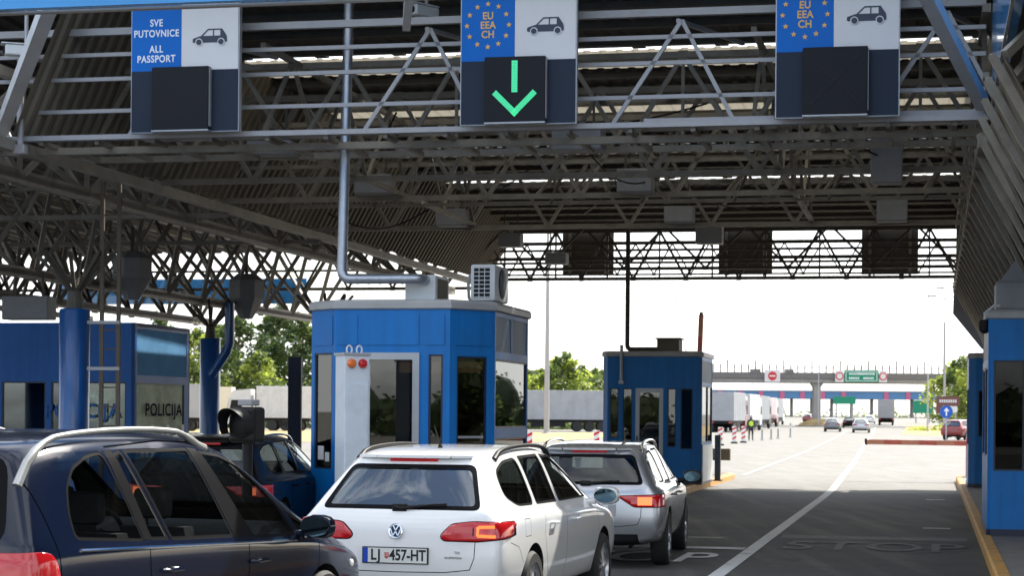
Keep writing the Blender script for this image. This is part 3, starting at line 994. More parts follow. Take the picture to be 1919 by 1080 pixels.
# ================================================================ booths
def wall_boxes(mb, a, b, z0, z1, ops, t=.06):
    a, b = Vector((*a, 0)), Vector((*b, 0))
    L = (b-a).length; d = (b-a)/L; n = Vector((d.y, -d.x, 0))
    ss = sorted(set([0, L]+[o[0] for o in ops]+[o[1] for o in ops]))
    for s0, s1 in zip(ss, ss[1:]):
        if s1-s0 < 1e-4: continue
        mid = (s0+s1)/2
        holes = sorted((o[2], o[3]) for o in ops if o[0] < mid < o[1])
        z = z0
        for h0, h1 in holes+[(z1, z1)]:
            if h0-z > 1e-4:
                p, q = a+d*s0, a+d*s1
                vs = []
                for zz in (z, h0):
                    for r in (p, q, q-n*t, p-n*t): vs.append((r.x, r.y, zz))
                mb.add(vs, [(3,2,1,0),(4,5,6,7),(0,1,5,4),(1,2,6,5),(2,3,7,6),(3,0,4,7)])
            z = max(z, h1)

def wall_rect(mb, a, b, s0, s1, z0, z1, out0, out1):
    """box lying on a wall, from out0 to out1 outward of its outer face"""
    a, b = Vector((*a, 0)), Vector((*b, 0))
    d = (b-a).normalized(); n = Vector((d.y, -d.x, 0))
    vs = []
    for zz in (z0, z1):
        for r in (a+d*s0+n*out1, a+d*s1+n*out1, a+d*s1+n*out0, a+d*s0+n*out0): vs.append((r.x, r.y, zz))
    mb.add(vs, [(3,2,1,0),(4,5,6,7),(0,1,5,4),(1,2,6,5),(2,3,7,6),(3,0,4,7)])

def frame_rect(mb, a, b, o, w, out0, out1):
    s0, s1, z0, z1 = o
    wall_rect(mb, a, b, s0, s0+w, z0, z1, out0, out1)
    wall_rect(mb, a, b, s1-w, s1, z0, z1, out0, out1)
    wall_rect(mb, a, b, s0+w, s1-w, z1-w, z1, out0, out1)
    wall_rect(mb, a, b, s0+w, s1-w, z0, z0+w, out0, out1)

def make_booth(label, u, v, outline, walls, ztop=3.08, paint='booth_blue', roof=True, z0=.14, rot=0.0, group='border booths', partition=True):
    """walls: per outline edge a list of (kind, s0, s1, za, zb[, material])"""
    t = thing('border_booth', label, 'booth', u, v, 0, rot, group)
    n = len(outline)
    body = MB(); panels = MB()
    for i in range(n):
        a, b = outline[i], outline[(i+1) % n]
        ops = walls[i] if i < len(walls) else []
        holes = [o[1:5] for o in ops if o[0] in ('window', 'door', 'pane')]
        wall_boxes(body, a, b, z0, ztop, holes)
        for o in ops:
            r = o[1:5]; gm = o[5] if len(o) > 5 else 'booth_glass'
            if o[0] == 'panel':
                wall_rect(panels, a, b, r[0], r[1], r[2], r[3], .0, .012)
            elif o[0] == 'groove':
                pass
            elif o[0] == 'door':
                f = MB(); frame_rect(f, a, b, r, .09, -.05, .018); fr = f.build('door', M['alu'], t)
                g = MB(); wall_rect(g, a, b, r[0]+.085, r[1]-.085, r[2]+.4, r[3]-.085, -.025, -.018); g.build('glass', M[gm], fr)
                g = MB(); wall_rect(g, a, b, r[0]+.088, r[1]-.088, r[2]+.088, r[2]+.4, -.03, -.005); g.build('kick_plate', M['alu'], fr)
                g = MB(); wall_rect(g, a, b, r[0]+.03, r[0]+.055, 1.05, 1.25, .02, .06); g.build('handle', M['black'], fr)
            elif o[0] == 'window':
                f = MB(); frame_rect(f, a, b, r, .025, -.05, -.008); fr = f.build('window', M['navy'], t)
                g = MB(); wall_rect(g, a, b, r[0]+.022, r[1]-.022, r[2]+.022, r[3]-.022, -.03, -.024); g.build('glass', M[gm], fr)
            else:
                g = MB(); wall_rect(g, a, b, r[0], r[1], r[2], r[3], -.02, -.008); g.build('pane', M[gm], t)
    body.build('wall', M[paint], t)
    pb_ = MB()
    for i in range(n): wall_rect(pb_, outline[i], outline[(i+1) % n], .0, (Vector(outline[(i+1) % n])-Vector(outline[i])).length, z0+.002, z0+.09, .002, .012)
    pb_.build('plinth', M['navy'], t)
    if panels.v: panels.build('fascia_panel', M[paint], t)
    if roof:
        cx = sum(p[0] for p in outline)/n; cy = sum(p[1] for p in outline)/n
        rings = [(1.012, ztop), (1.03, ztop+.015), (1.03, ztop+.085), (1.012, ztop+.118), (.97, ztop+.13)]
        mb = MB(); vs = []
        for s, z in rings: vs += [(cx+(p[0]-cx)*s, cy+(p[1]-cy)*s, z) for p in outline]
        fs = [tuple(range(n))[::-1], tuple(range((len(rings)-1)*n, len(rings)*n))]
        for L in range(len(rings)-1):
            for i in range(n):
                j = (i+1) % n; fs.append((L*n+i, L*n+j, (L+1)*n+j, (L+1)*n+i))
        mb.add(vs, fs); mb.build('roof', M['roof_trim'], t)
    else:
        mb = MB(); mb.prism([(p[0]*.99, p[1]*.99+.01) for p in outline], ztop-.06, ztop-.005, 'z'); mb.build('roof', M['navy'], t)
    # interior seen through the panes
    xs = [p[0] for p in outline]; ys = [p[1] for p in outline]
    x0, x1, y0, y1 = min(xs)+.1, max(xs)-.1, min(ys)+.15, max(ys)-.1
    mb = MB()
    mb.box(x0+.2, x1-.2, y0+.2, y1, z0, z0+.05); mb.box(x0+.2, x1-.2, y0+.35, y1, ztop-.12, ztop-.07)
    mb.build('interior_floor', M['booth_inside'], t)
    if partition: mb = MB(); mb.box(x0+.1, x1-.15, y1-.9, y1-.86, z0+.05, 2.3); mb.build('backlight_board', M['booth_inside'], t)  # dark partition added to keep backlight from showing through the panes
    mb = MB(); mb.box(x1-.55, x1-.05, y0+.6, y1-1.0, .95, 1.0); mb.box(x0+.3, x0+.6, y1-1.4, y1-.95, z0+.05, 1.6)
    mb.build('desk', M['wood_inside'], t)
    mb = MB(); mb.bbox(x1-.5, x1-.15, y0+.75, y0+.80, 1.08, 1.34, .01); mb.box(x1-.35, x1-.3, y0+.78, y0+.82, 1.0, 1.1); mb.build('monitor', M['black'], t)
    return t

outA = [(-1.2,2.75),(-1.2,.40),(-.75,0),(.78,0),(1.24,.6),(1.24,2.75)]
def lens(i): return (Vector(outA[i])-Vector(outA[(i+1) % 6])).length
wA = [
    [('window', .3, 1.9, 1.2, 2.5)],
    [('window', .08, .52, 1.0, 2.52), ('panel', .06, .54, 2.62, 3.0)],
    [('door', .33, 1.13, .2, 2.52), ('window', 1.25, 1.44, 1.15, 2.50), ('panel', .05, .30, 2.62, 3.0), ('panel', .38, 1.12, 2.62, 3.0), ('panel', 1.2, 1.46, 2.62, 3.0)],
    [('window', .12, .62, 1.22, 2.48), ('panel', .10, .66, 2.62, 3.0)],
    [('pane', .06, 1.02, 2.56, 3.02, 'slate_film'), ('pane', 1.08, 2.08, 2.56, 3.02, 'slate_film'), ('window', .05, 2.10, 1.55, 2.46, 'side_glass'), ('window', .05, 2.10, .55, 1.42, 'side_glass')],
    [('window', .4, 1.9, 1.2, 2.5)],
]
boothA = make_booth('blue chamfered passport booth behind the white estate car, fan unit on its roof', -6.83, 24.6, outA, wA)
for (s0, s1, za, zb) in ((.16, .30, 1.12, 1.30), (.34, .44, 1.10, 1.22)):
    g = MB(); wall_rect(g, outA[1], outA[2], s0, s1, za, zb, -.017, -.012); g.build('notice', M['sign_white'], boothA)
g = MB(); wall_rect(g, outA[3], outA[4], .16, .58, 1.42, 1.45, -.022, -.012); g.build('sill_bar', M['alu'], boothA)
outB = [(-1.14,2.3),(-1.14,.14),(-1.02,0),(1.04,0),(1.16,.14),(1.16,2.3)]
wB = [
    [('window', .3, 1.8, 1.2, 2.5)], [],
    [('window', .06, .26, 1.2, 2.35), ('window', .36, .58, 1.1, 2.35), ('door', .66, 1.30, .2, 2.35), ('window', 1.40, 1.60, 1.0, 2.35), ('window', 1.70, 1.98, .95, 2.35)],
    [], [('pane', .05, 2.1, 2.5, 3.0, 'slate_film'), ('window', .05, 1.2, 1.1, 2.42, 'side_glass'), ('window', 1.25, 2.1, 1.1, 2.42, 'side_glass')],
    [('window', .4, 1.9, 1.2, 2.5)],
]
boothB = make_booth('farther dark blue booth with grey framed door beside the yellow island tip', -6.33, 45.2, outB, wB)
# pale panel painting the sunlit brightness onto the lane side of that booth
g = MB(); g.box(1.165, 1.19, .15, 2.2, .2, 1.05); g.build('lit_side_panel', M['pale_grey'], boothB)

outD = [(0,2.9),(0,.04),(.04,0),(2.5,0),(2.5,2.9)]
wD = [[('pane', .1, 2.6, 2.55, 3.0, 'slate_film'), ('window', .1, 1.3, 1.2, 2.45), ('window', 1.4, 2.6, 1.2, 2.45)], [],
      [('window', .035, .44, 1.02, 2.52, 'dark_glass'), ('window', .7, 1.7, 1.1, 2.5, 'dark_glass')], [('window', .3, 2.2, 1.1, 2.5)], []]
boothD = make_booth('blue booth cut off by the right picture edge, on the right island', .745, 27.5, outD, wD)
boothE = make_booth('narrow blue booth showing behind the right booth, at the far canopy edge', .82, 46.0, [(0,2.3),(0,.15),(.15,0),(2.3,0),(2.3,2.3)],
                    [[('window', .1, 1.0, 1.1, 2.4), ('window', 1.1, 2.1, 1.1, 2.4)], [], [('window', .06, .3, 1.3, 2.35), ('door', .5, 1.2, .2, 2.4), ('window', 1.4, 1.9, 1.1, 2.4)], [], []])
# cloudy dome camera on booth D corner
outC = [(-4.6,2.5),(-4.6,0),(0,0),(0,2.5)]
wC = [[], [('window', .1, 1.0, .9, 2.22, 'pale_glass'), ('window', 1.1, 2.1, .9, 2.22, 'pale_glass'), ('window', 2.2, 3.0, .9, 2.22, 'pale_glass'), ('window', 3.1, 4.45, .9, 2.22, 'pale_glass')],
      [('pane', .10, 2.35, 2.34, 3.12, 'sky_blue_film'), ('window', .10, 2.25, .9, 2.22, 'painted_bright_pane')], [('window', .1, 2.3, .9, 2.22, 'pale_glass')]]
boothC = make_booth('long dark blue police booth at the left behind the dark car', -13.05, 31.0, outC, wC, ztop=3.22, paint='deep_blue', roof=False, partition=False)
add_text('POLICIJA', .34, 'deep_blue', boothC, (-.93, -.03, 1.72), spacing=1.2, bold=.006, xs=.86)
add_text('POLICIJA', .30, 'letter_dark', boothC, (.02, 1.25, 1.75), rot=(PI/2, 0, PI/2), spacing=1.1, bold=.004, xs=1.3)
g = MB()
for k in range(9):
    g.box(.004, .010, .25+k*.23, .25+k*.23+.14, .95, 1.3+.1*(k % 3))
g.build('notice', M['pale_grey'], boothC)
g = MB(); g.box(-1.05, -.72, .12, .14, 1.15, 1.55); g.build('poster', M['sky_blue_film'], boothC)

# roof gear on booth A
u, z, s = px_uv(788, 553, 25.4)
bx = thing('vent_box', 'pale grey vent box on the chamfered booth roof where the duct ends', 'vent box', u, 25.4, 3.21)
g = MB(); g.bbox(-.21, .21, 0, .75, .03, .37, .012); g.build('housing', M['pale_grey'], bx)
g = MB(); g.box(-.24, .24, -.03, .78, 0, .029); g.build('base', M['roof_trim'], bx)
g = MB(); g.box(.211, .216, .1, .65, .06, .33); g.build('side_grille', M['brown_sheet'], bx)
def duct(name, label, pts, r, m, rings=True):
    t = thing(name, label, 'pipe', pts[0][0], pts[0][1], 0)
    o = Vector((pts[0][0], pts[0][1], 0))
    P = [Vector(p)-o for p in pts]
    # round the corners
    Q = [P[0]]
    for a, p, b in zip(P, P[1:], P[2:]):
        rad = r*1.9
        a1 = p+(a-p).normalized()*rad; b1 = p+(b-p).normalized()*rad
        for k in range(7):
            w = k/6; Q.append(a1*(1-w)**2+p*2*w*(1-w)+b1*w*w)
    Q.append(P[-1])
    mb = MB(); mb.tube(Q, r, 16)
    if rings:
        for a, b in zip(P, P[1:]):
            L = (b-a).length; d = (b-a)/L; x = .25
            while x < L-.15:
                c = a+d*x; mb.tube([c-d*.008, c+d*.008], r+.006, 16); x += .155
    mb.build('tube', M[m], t, smooth=True)
    return t
uu, zz, _ = px_uv(641, 523, 25.2)
u2, z2, _ = px_uv(655, 40, 25.2)
ue, ze, _ = px_uv(790, 523, 25.2)
duct('vent_duct', 'shiny round metal duct rising from the chamfered booth roof', [(ue, 25.42, ze), (ue, 25.16, ze), (uu, 25.2, zz), (u2, 25.2, 7.42)], .068, 'duct_metal')
u, z, s = px_uv(905, 558, 25.7)
ac = thing('fan_unit', 'off white outdoor fan unit on the chamfered booth roof', 'air conditioner', u, 25.7, 3.21)
g = MB(); g.bbox(-.17, .17, 0, .85, .04, .53, .03); g.build('case', M['pale_grey'], ac, smooth=True)
for y in (.15, .65):
    g = MB(); g.box(-.13, .13, y, y+.04, 0, .039); g.build('foot', M['black'], ac)
g = MB(); g.box(-.12, .10, -.006, -.001, .08, .49); g.build('coil', M['black'], ac)
g = MB()
for k in range(8): g.box(-.13, .11, -.014, -.0065, .085+k*.056, .095+k*.056)
for k in range(4): g.box(-.13+k*.077, -.122+k*.077, -.015, -.0146, .08, .49)
g.build('grille', M['pale_grey'], ac)
g = MB(); g.lathe([(.20, 0), (.20, .012), (.0005, .013)], (.171, .42, .29), 'x', 28, cap=False); g.build('fan_opening', M['black'], ac)
g = MB()
for k in range(6): g.lathe([(.03+.03*k, .0), (.034+.03*k, .004)], (.186, .42, .29), 'x', 28, cap=False)
g.build('fan_guard', M['pale_grey'], ac)
g = MB(); g.tube([(-.18,.3,.42),(-.25,.3,.40),(-.27,.3,.30),(-.26,.3,.1),(-.2,.3,.02)], .022, 8); g.build('hose', M['roof_trim'], ac, smooth=True)
# gear on booth B
u, z, s = px_uv(1254, 663, 46.2)
vb = thing('vent_box', 'small brown vent box on the farther booth roof', 'vent box', u, 46.2, 3.22)
g = MB(); g.bbox(-.26, .26, -.2, .5, 0, .30, .015); g.build('housing', M['brown_sheet'], vb)
g = MB(); g.box(-.3, .3, -.24, .54, .301, .33); g.build('lid', M['steel_dark'], vb)
uu, zz, _ = px_uv(1176, 655, 46.0); ue, _, _ = px_uv(1232, 655, 46.0)
duct('vent_duct', 'dark thin pipe dropping from the roof to the farther booth', [(ue, 46.0, zz), (uu, 46.0, zz), (uu, 46.0, 6.2)], .055, 'steel_dark', False)
g2 = thing('cable_pipe', 'light thin cable pipe on the front of the farther booth', 'pipe', uu, 45.13, 2.4)
g = MB(); g.tube([(0,0,.1),(0,0,.95)], .04, 8); g.build('tube', M['alu'], g2, smooth=True)
g = MB(); g.box(-.06,.06,-.05,.05,.05,.12); g.build('junction', M['alu'], g2)
# dome camera on booth D
dc = thing('dome_camera', 'black dome camera on a bracket at the right booth corner', 'camera', .70, 27.7, 3.05)
g = MB(); g.lathe([(.02,-.16),(.07,-.13),(.085,-.07),(.085,0),(.05,.03)], n=18); g.build('dome', M['black'], dc, smooth=True)
g = MB(); g.tube([(0,0,.03),(0,0,.12),(.12,.02,.22),(.2,.05,.22)], .018, 8); g.build('bracket', M['pale_grey'], dc)
rb = thing('rooftop_box', 'dark box heap on the right booth roof below the trough', 'box', 1.15, 28.2, 3.22)
g = MB(); g.bbox(-.3,.5,-.3,.5,0,.4,.03); g.prism([(-.25,.4),(.45,.4),(.3,.75),(0,.75)], -.2,.4); g.build('housing', M['box_grey'], rb)
g = MB(); g.tube([(.1,0,.75),(.1,0,1.2)], .05, 8); g.build('stack', M['box_grey'], rb)

# ================================================================ roadside gear near the lanes
# tall pale cabinet with warning lamps
cb = thing('control_cabinet', 'tall pale cabinet with red and orange lamps before the chamfered booth', 'cabinet', -6.93, 23.2, .14, R(-38))
g = MB(); g.bbox(-.16, .16, -.16, .16, .06, 2.30, .008); g.build('body', M['cabinet_white'], cb)
g = MB(); g.box(-.19, .19, -.19, .19, 0, .059); g.build('plinth', M['box_grey'], cb)
g = MB(); g.box(-.175, .175, -.175, .175, 2.301, 2.33); g.build('lid', M['alu'], cb)
d = MB(); d.box(-.135, .135, -.178, -.161, .35, 1.95); dd = d.build('door', M['cabinet_white'], cb)
g = MB(); g.box(.10, .115, -.195, -.179, 1.0, 1.12); g.build('lock', M['black'], dd)
d = MB(); d.box(.161, .178, -.135, .135, .35, 2.2); dd = d.build('door', M['cabinet_white'], cb)
g = MB()
for z in (.5, 1.0, 1.95): g.box(.179, .192, -.13, -.11, z, z+.09)
g.build('hinge', M['alu'], dd)
g = MB(); g.box(.179, .184, -.06, .04, 1.88, 1.95); g.build('label_plate', M['box_grey'], dd)
for x, m in ((-.075, 'lens_orange'), (.07, 'lens_red')):
    g = MB(); g.lathe([(.058, 0), (.056, -.022), (.04, -.042), (.001, -.05)], (x, -.163, 2.20), 'y', 20, cap=False); g.build('lamp', M[m], cb, smooth=True)
for x in (-.05, .08):
    g = MB(); pts = [(x+.035*math.cos(a), -.02, 2.37+.05*math.sin(a)) for a in [k*PI/6 for k in range(13)]]
    g.tube(pts, .012, 6); g.build('lifting_eye', M['pale_grey'], cb)

# black signal head seen above the dark car
X, Y = gx(452, 18.6), 18.6
tl = empty('traffic_light', (X, Y, 0), R(-28), 'black round hooded signal head rising behind the dark car', 'traffic light')
g = MB(); g.bbox(-.15, .15, 0, .20, 1.45, 1.79, .035); g.build('housing', M['black'], tl)
g = MB()
prof = [(.150, 0), (.150, -.22)]
vs = []; n = 28
for k in range(n+1):
    a = R(-35)+R(250)*k/n
    ext = -.24 if True else 0
    x, z = math.cos(a)*.155, math.sin(a)*.155
    vs += [(x, 0, 1.62+z), (x, ext*(.55+.45*max(0, math.sin(a))), 1.62+z)]
g.add(vs, [(2*k, 2*k+1, 2*k+3, 2*k+2) for k in range(n)])
g.build('visor', M['black'], tl, smooth=True)
g = MB(); g.lathe([(.135, -.004), (.11, -.02), (.06, -.035), (.001, -.04)], (0, 0, 1.62), 'y', 24, cap=False); g.build('lens', M['black'], tl, smooth=True)
g = MB(); g.bbox(-.07, .09, .04, .18, 1.801, 1.86, .01); g.build('cap', M['box_grey'], tl)
g = MB(); g.lathe([(.05, .1), (.05, 1.44)], (0, .11, 0), n=14); g.lathe([(.12, .12), (.12, .17)], (0, .11, 0), n=14); g.build('pole', M['black'], tl, smooth=True)

# dark navy upright board beside the third column
db = thing('upright_board', 'narrow dark navy upright board between column and main booth', 'board', -12.55, 38.0, 0)
g = MB(); g.bbox(-.14, .14, -.04, .04, .25, 2.85, .01); g.build('board', M['navy'], db)
g = MB(); g.box(-.03, .03, .041, .09, .1, 2.6); g.build('post', M['steel_dark'], db)

# barrier arms
def barrier(u, v, ang, length, label, side=-1):
    t = thing('barrier', label, 'barrier', u, v, .14, 0, 'lane barriers')
    g = MB(); g.bbox(-.15, .15, -.13, .13, 0, 1.05, .02); g.build('cabinet', M['barrier_orange'], t)
    n = 6
    for k in range(n):
        a, b = length*k/n, length*(k+1)/n
        d = Vector((side*math.cos(ang), 0, math.sin(ang)))
        g = MB(); g.bar(Vector((0,-.17,.9))+d*a, Vector((0,-.17,.9))+d*b, .11, .13)
        g.build('arm', M['barrier_red'] if k % 2 == 0 else M['barrier_orange'], t)
    g = MB(); d = Vector((side*math.cos(ang), 0, math.sin(ang))); g.bar(Vector((0,-.17,.9))+d*length, Vector((0,-.17,.9))+d*(length+.06), .07, .17); g.build('arm_tip', M['black'], t)
barrier(1.05, 54.2, R(0.3), 2.75, 'lowered red barrier arm across the right lane')
barrier(-5.62, 48.2, R(88), 3.15, 'raised red barrier arm standing up behind the farther booth', 1)
# grey sign box on a post at the island tip
sb = thing('post_box', 'flat brown grey box on a short post at the island tip', 'sign box', -5.62, 53.4, .14)
g = MB(); g.bbox(-.31, .31, -.12, .12, .38, .70, .015); g.build('box', M['brown_sheet'], sb)
g = MB(); g.box(-.05, .05, -.05, .05, 0, .379); g.build('post', M['steel_dark'], sb)
bp = thing('steel_post', 'dark square post at the lane corner of the farther booth', 'post', -5.10+.02, 48.0, .14)
g = MB(); g.bbox(-.07, .07, -.07, .07, 0, 1.12, .012); g.build('post', M['steel_dark'], bp)
g = MB(); g.box(-.11, .11, -.11, .11, 0, .03); g.build('foot_plate', M['steel_dark'], bp)

# red and white beacon boards and grey bollards along the exit
def at_px(px, Y):
    return Vector((gx(px, Y), Y, gz(Y)))
def beacon(px, Y, label, h=1.05, proto=[None]):
    if proto[0] is None:
        t = empty('beacon_board', at_px(px, Y), -TH, label, 'beacon', 'beacon boards along the exit')
        g = MB(); g.bbox(-.2, .2, -.14, .14, 0, .10, .02); g.build('foot', M['rubber'], t)
        g = MB(); g.bbox(-.13, .13, -.02, .02, .101, h, .01); g.build('board', M['barrier_white'], t)
        for k in range(3):
            z = .22+k*.29
            g = MB(); g.prism([(-.128, z), (.128, z+.13), (.128, z+.25), (-.128, z+.12)], -.026, -.021); g.build('stripe', M['sign_red'], t)
        proto[0] = t
        return t
    t = copy_tree(proto[0]); t.location = at_px(px, Y); t['label'] = label
    return t
beacon(1351, 112, 'striped beacon board nearest the farther booth, first of the exit row')
beacon(1377, 121, 'striped beacon board second in the exit row')
beacon(1394, 124, 'striped beacon board third in the exit row, next to the person')
beacon(993, 76, 'striped beacon board showing right of the chamfered booth')
beacon(1119, 84, 'striped beacon board peeking over the silver estate roof')
pb = None
for px, Y, lab in ((1429, 138, 'grey bollard nearest the person in yellow vest'), (1446, 143, 'second grey bollard beyond the person'), (1459, 148, 'third grey bollard beyond the person'), (1482, 158, 'farthest thin grey bollard of the exit row')):
    if pb is None:
        pb = t = empty('bollard', at_px(px, Y), -TH, lab, 'bollard', 'grey bollards along the exit')
        g = MB(); g.lathe([(.14,0),(.14,.05),(.06,.07),(.055,1.1),(.03,1.16)], n=12); g.build('post', M['box_grey'], t)
        g = MB(); g.lathe([(.059,.75),(.059,.9)], n=12); g.build('band', M['barrier_white'], t)
    else:
        t = copy_tree(pb); t.location = at_px(px, Y); t['label'] = lab

# ================================================================ poles and far things
def mast(px, Y, h, r0, label, arms=0, m='steel_grey'):
    t = empty('light_mast', at_px(px, Y), 0, label, 'light mast', 'light masts')
    g = MB(); g.tube([(0,0,0),(0,0,h*.5),(0,0,h)], [r0, r0*.75, r0*.45], 12); g.build('pole', M[m], t, smooth=True)
    g = MB(); g.lathe([(r0*2, 0), (r0*2, .05), (r0*1.1, .12)], n=12); g.build('base', M['concrete'], t)
    if arms:
        g = MB()
        for s in ((-1, 1) if arms == 2 else (1,)):
            g.tube([(0,0,h-.1),(s*1.0,0,h+.15)], .05, 6)
        g.build('arm', M[m], t)
        for s in ((-1, 1) if arms == 2 else (1,)):
            g = MB(); g.bbox(s*1.3-.42, s*1.3+.42, -.16, .16, h+.08, h+.22, .04); g.build('lamp', M['bridge_dark'], t)
    return t
mast(1025, 172, 20, .24, 'tall tapering grey mast between the two lane booths', 1)
mast(1770, 190, 13.2, .14, 'grey lamp mast beyond the right lane near the trough', 2)
mast(1285, 260, 16.8, .13, 'faint double lamp mast above the farther booth', 2)
mast(1739, 215, 15.6, .10, 'slim lamp mast left of the right side trough', 1, 'alu')
mast(1768, 330, 17, .14, 'far thin mast behind the bridge end', 0, 'alu')
mast(1534, 274, 9.2, .10, 'thin mast rising over the bridge pillar', 0, 'alu')

# overpass
Yb = 280.0
ov = empty('overpass', (0, Yb, 0), 0, 'grey concrete road bridge crossing beyond the lanes', 'bridge')
xa, xb = gx(900, Yb), gx(2250, Yb)
g = MB(); g.box(xa, xb, 0, 9, 6.45, 7.0); g.build('deck', M['concrete'], ov)
g = MB(); g.box(xa, xb, -.25, 9.2, 7.001, 7.85); g.build('parapet', M['bridge_dark'], ov)
for k in range(42):
    px = 1310+k*13.2
    if px > 1830: break
    x = gx(px, Yb); h = 1.0 if k % 4 else 1.5
    g = MB(); g.box(x-.09, x+.09, -.24, -.06, 7.86, 7.86+h*1.15); g.build('railing_post', M['bridge_dark'], ov)
g = MB(); g.box(xa, xb, -.18, -.12, 8.5, 8.56); g.build('rail', M['alu'], ov)
xp = gx(1533, Yb)
g = MB(); g.prism([(xp-.5,0),(xp+.5,0),(xp+.5,5.8),(xp+.95,6.44),(xp-.95,6.44),(xp-.5,5.8)], .5, 2.2); g.build('pillar', M['concrete'], ov)
g = MB(); xq = gx(1800, Yb); g.box(xq-1.3, xq+5, .5, 8, 0, 6.44); g.build('pillar', M['concrete'], ov)
g = MB(); g.box(gx(1405,Yb), gx(1425,Yb), -.3, -.251, 7.7, 8.3); g.box(gx(1470,Yb), gx(1487,Yb), -.3, -.251, 7.7, 8.3); g.build('lamp_box', M['bridge_dark'], ov)
isl = empty('pillar_island', (xp, Yb-3, gz(Yb)), 0, 'ochre mound round the bridge pillar foot', 'island')
g = MB(); g.lathe([(3.4, 0), (2.9, .5), (1.6, 1.0), (.3, 1.1)], n=18); g.build('mound', M['dry_grass'], isl)
g = MB(); g.lathe([(3.6, 0), (3.6, .16), (3.3, .18)], n=18, cap=False); g.build('kerb', M['concrete'], isl)
# signs on the bridge
def bz(py): return CAMH+(775+(.008*650)-py)/F*Yb
def bridge_sign(px0, px1, py0, py1, label, kind):
    x0, x1 = gx(px0, Yb), gx(px1, Yb); z0, z1 = bz(py1), bz(py0)
    t = empty('bridge_sign', ((x0+x1)/2, Yb-.55, z0), 0, label, 'sign')
    w, h = x1-x0, z1-z0
    g = MB(); g.box(-w/2, w/2, 0, .12, 0, h); g.box(-w/2+.1, -w/2+.2, .121, .3, 0, h); g.box(w/2-.2, w/2-.1, .121, .3, 0, h)
    g.build('panel', M['sign_green'] if kind == 'green' else M['sign_white'], t)
    if kind == 'stop':
        g = MB(); g.lathe([(h*.36, -.03), (h*.36, 0)], (0, -.005, h*.5), 'y', 24); g.build('red_disc', M['sign_red'], t)
        g = MB(); g.box(-h*.24, h*.24, -.06, -.036, h*.44, h*.56); g.build('white_bar', M['sign_white'], t)
    elif kind == 'limit':
        g = MB(); g.lathe([(h*.34, -.03), (h*.34, 0)], (0, -.005, h*.5), 'y', 24); g.build('red_ring', M['sign_red'], t)
        g = MB(); g.lathe([(h*.24, -.06), (h*.24, -.036)], (0, 0, h*.5), 'y', 24); g.build('white_disc', M['sign_white'], t)
    else:
        g = MB(); g.box(-w*.44, w*.44, -.01, -.002, h*.86, h*.90); g.box(-w*.44, w*.44, -.01, -.002, h*.08, h*.12)
        g.box(-w*.46, -w*.445, -.01, -.002, h*.08, h*.9); g.box(w*.445, w*.46, -.01, -.002, h*.08, h*.9); g.build('border', M['letter_white'], t)
        g = MB()
        rnd = random.Random(4)
        for (xx0, xx1, zz) in ((-.36, .36, .60), (-.36, -.10, .24), (.06, .36, .24)):
            x = xx0*w
            while x < xx1*w:
                ww = .10+.10*rnd.random(); g.box(x, x+ww, -.012, -.002, h*zz, h*(zz+.17)); x += ww+.09
        g.build('word_row', M['letter_white'], t)
    return t
bridge_sign(1432, 1461, 695, 718, 'square white sign with red no entry disc on the bridge', 'stop')
bridge_sign(1581, 1645, 694, 717, 'green direction sign with white lettering on the bridge', 'green')
bridge_sign(1564, 1580, 695, 717, 'white red ringed sign left of the green bridge sign', 'limit')
bridge_sign(1646, 1661, 695, 717, 'white red ringed sign right of the green bridge sign', 'limit')

# toll plaza far behind
Yt = 450.0
tp = empty('toll_plaza', (0, Yt, 0), 0, 'long low blue toll plaza canopy far behind the bridge', 'toll plaza')
tx = lambda px: gx(px, Yt)
g = MB(); g.box(tx(1250), tx(1790), 0, 14, 5.6, 7.3); g.build('fascia', M['plaza_blue'], tp)
g = MB(); g.box(tx(1250), tx(1790), -.3, 14.3, 7.301, 7.55); g.build('roof', M['trailer_white'], tp)
for px in (1349, 1388, 1426, 1466, 1504, 1542, 1581, 1661, 1702, 1741):
    g = MB(); g.box(tx(px)-.5, tx(px)+.5, -.2, -.001, 5.5, 7.2); g.build('magenta_panel', M['magenta'], tp)
for k, px in enumerate(range(1300, 1790, 38)):
    g = MB(); g.box(tx(px)-.3, tx(px)+.3, 5, 6, 0, 5.59); g.build('pillar', M['concrete'], tp)
for px0, px1, y0, y1, lab in ((1562, 1604, 750, 764, 'far green hoarding under the toll canopy'), (1712, 1748, 756, 780, 'green roadside board between mast and brown sign'), (1780, 1815, 758, 776, 'green board right of the round blue sign')):
    Y = 350
    t = empty('green_board', (gx((px0+px1)/2, Y), Y, gz(Y)), 0, lab, 'board')
    w = gx(px1, Y)-gx(px0, Y)
    z0, z1 = CAMH+(780-y1)/F*Y, CAMH+(780-y0)/F*Y
    g = MB(); g.box(-w/2, w/2, 0, .15, max(.5, z0), z1); g.build('board', M['sign_green'], t)
    g = MB(); g.box(-w*.35-.1, -w*.35+.1, .151, .3, -.5, z1-.1); g.box(w*.35-.1, w*.35+.1, .151, .3, -.5, z1-.1); g.build('post', M['steel_grey'], t)

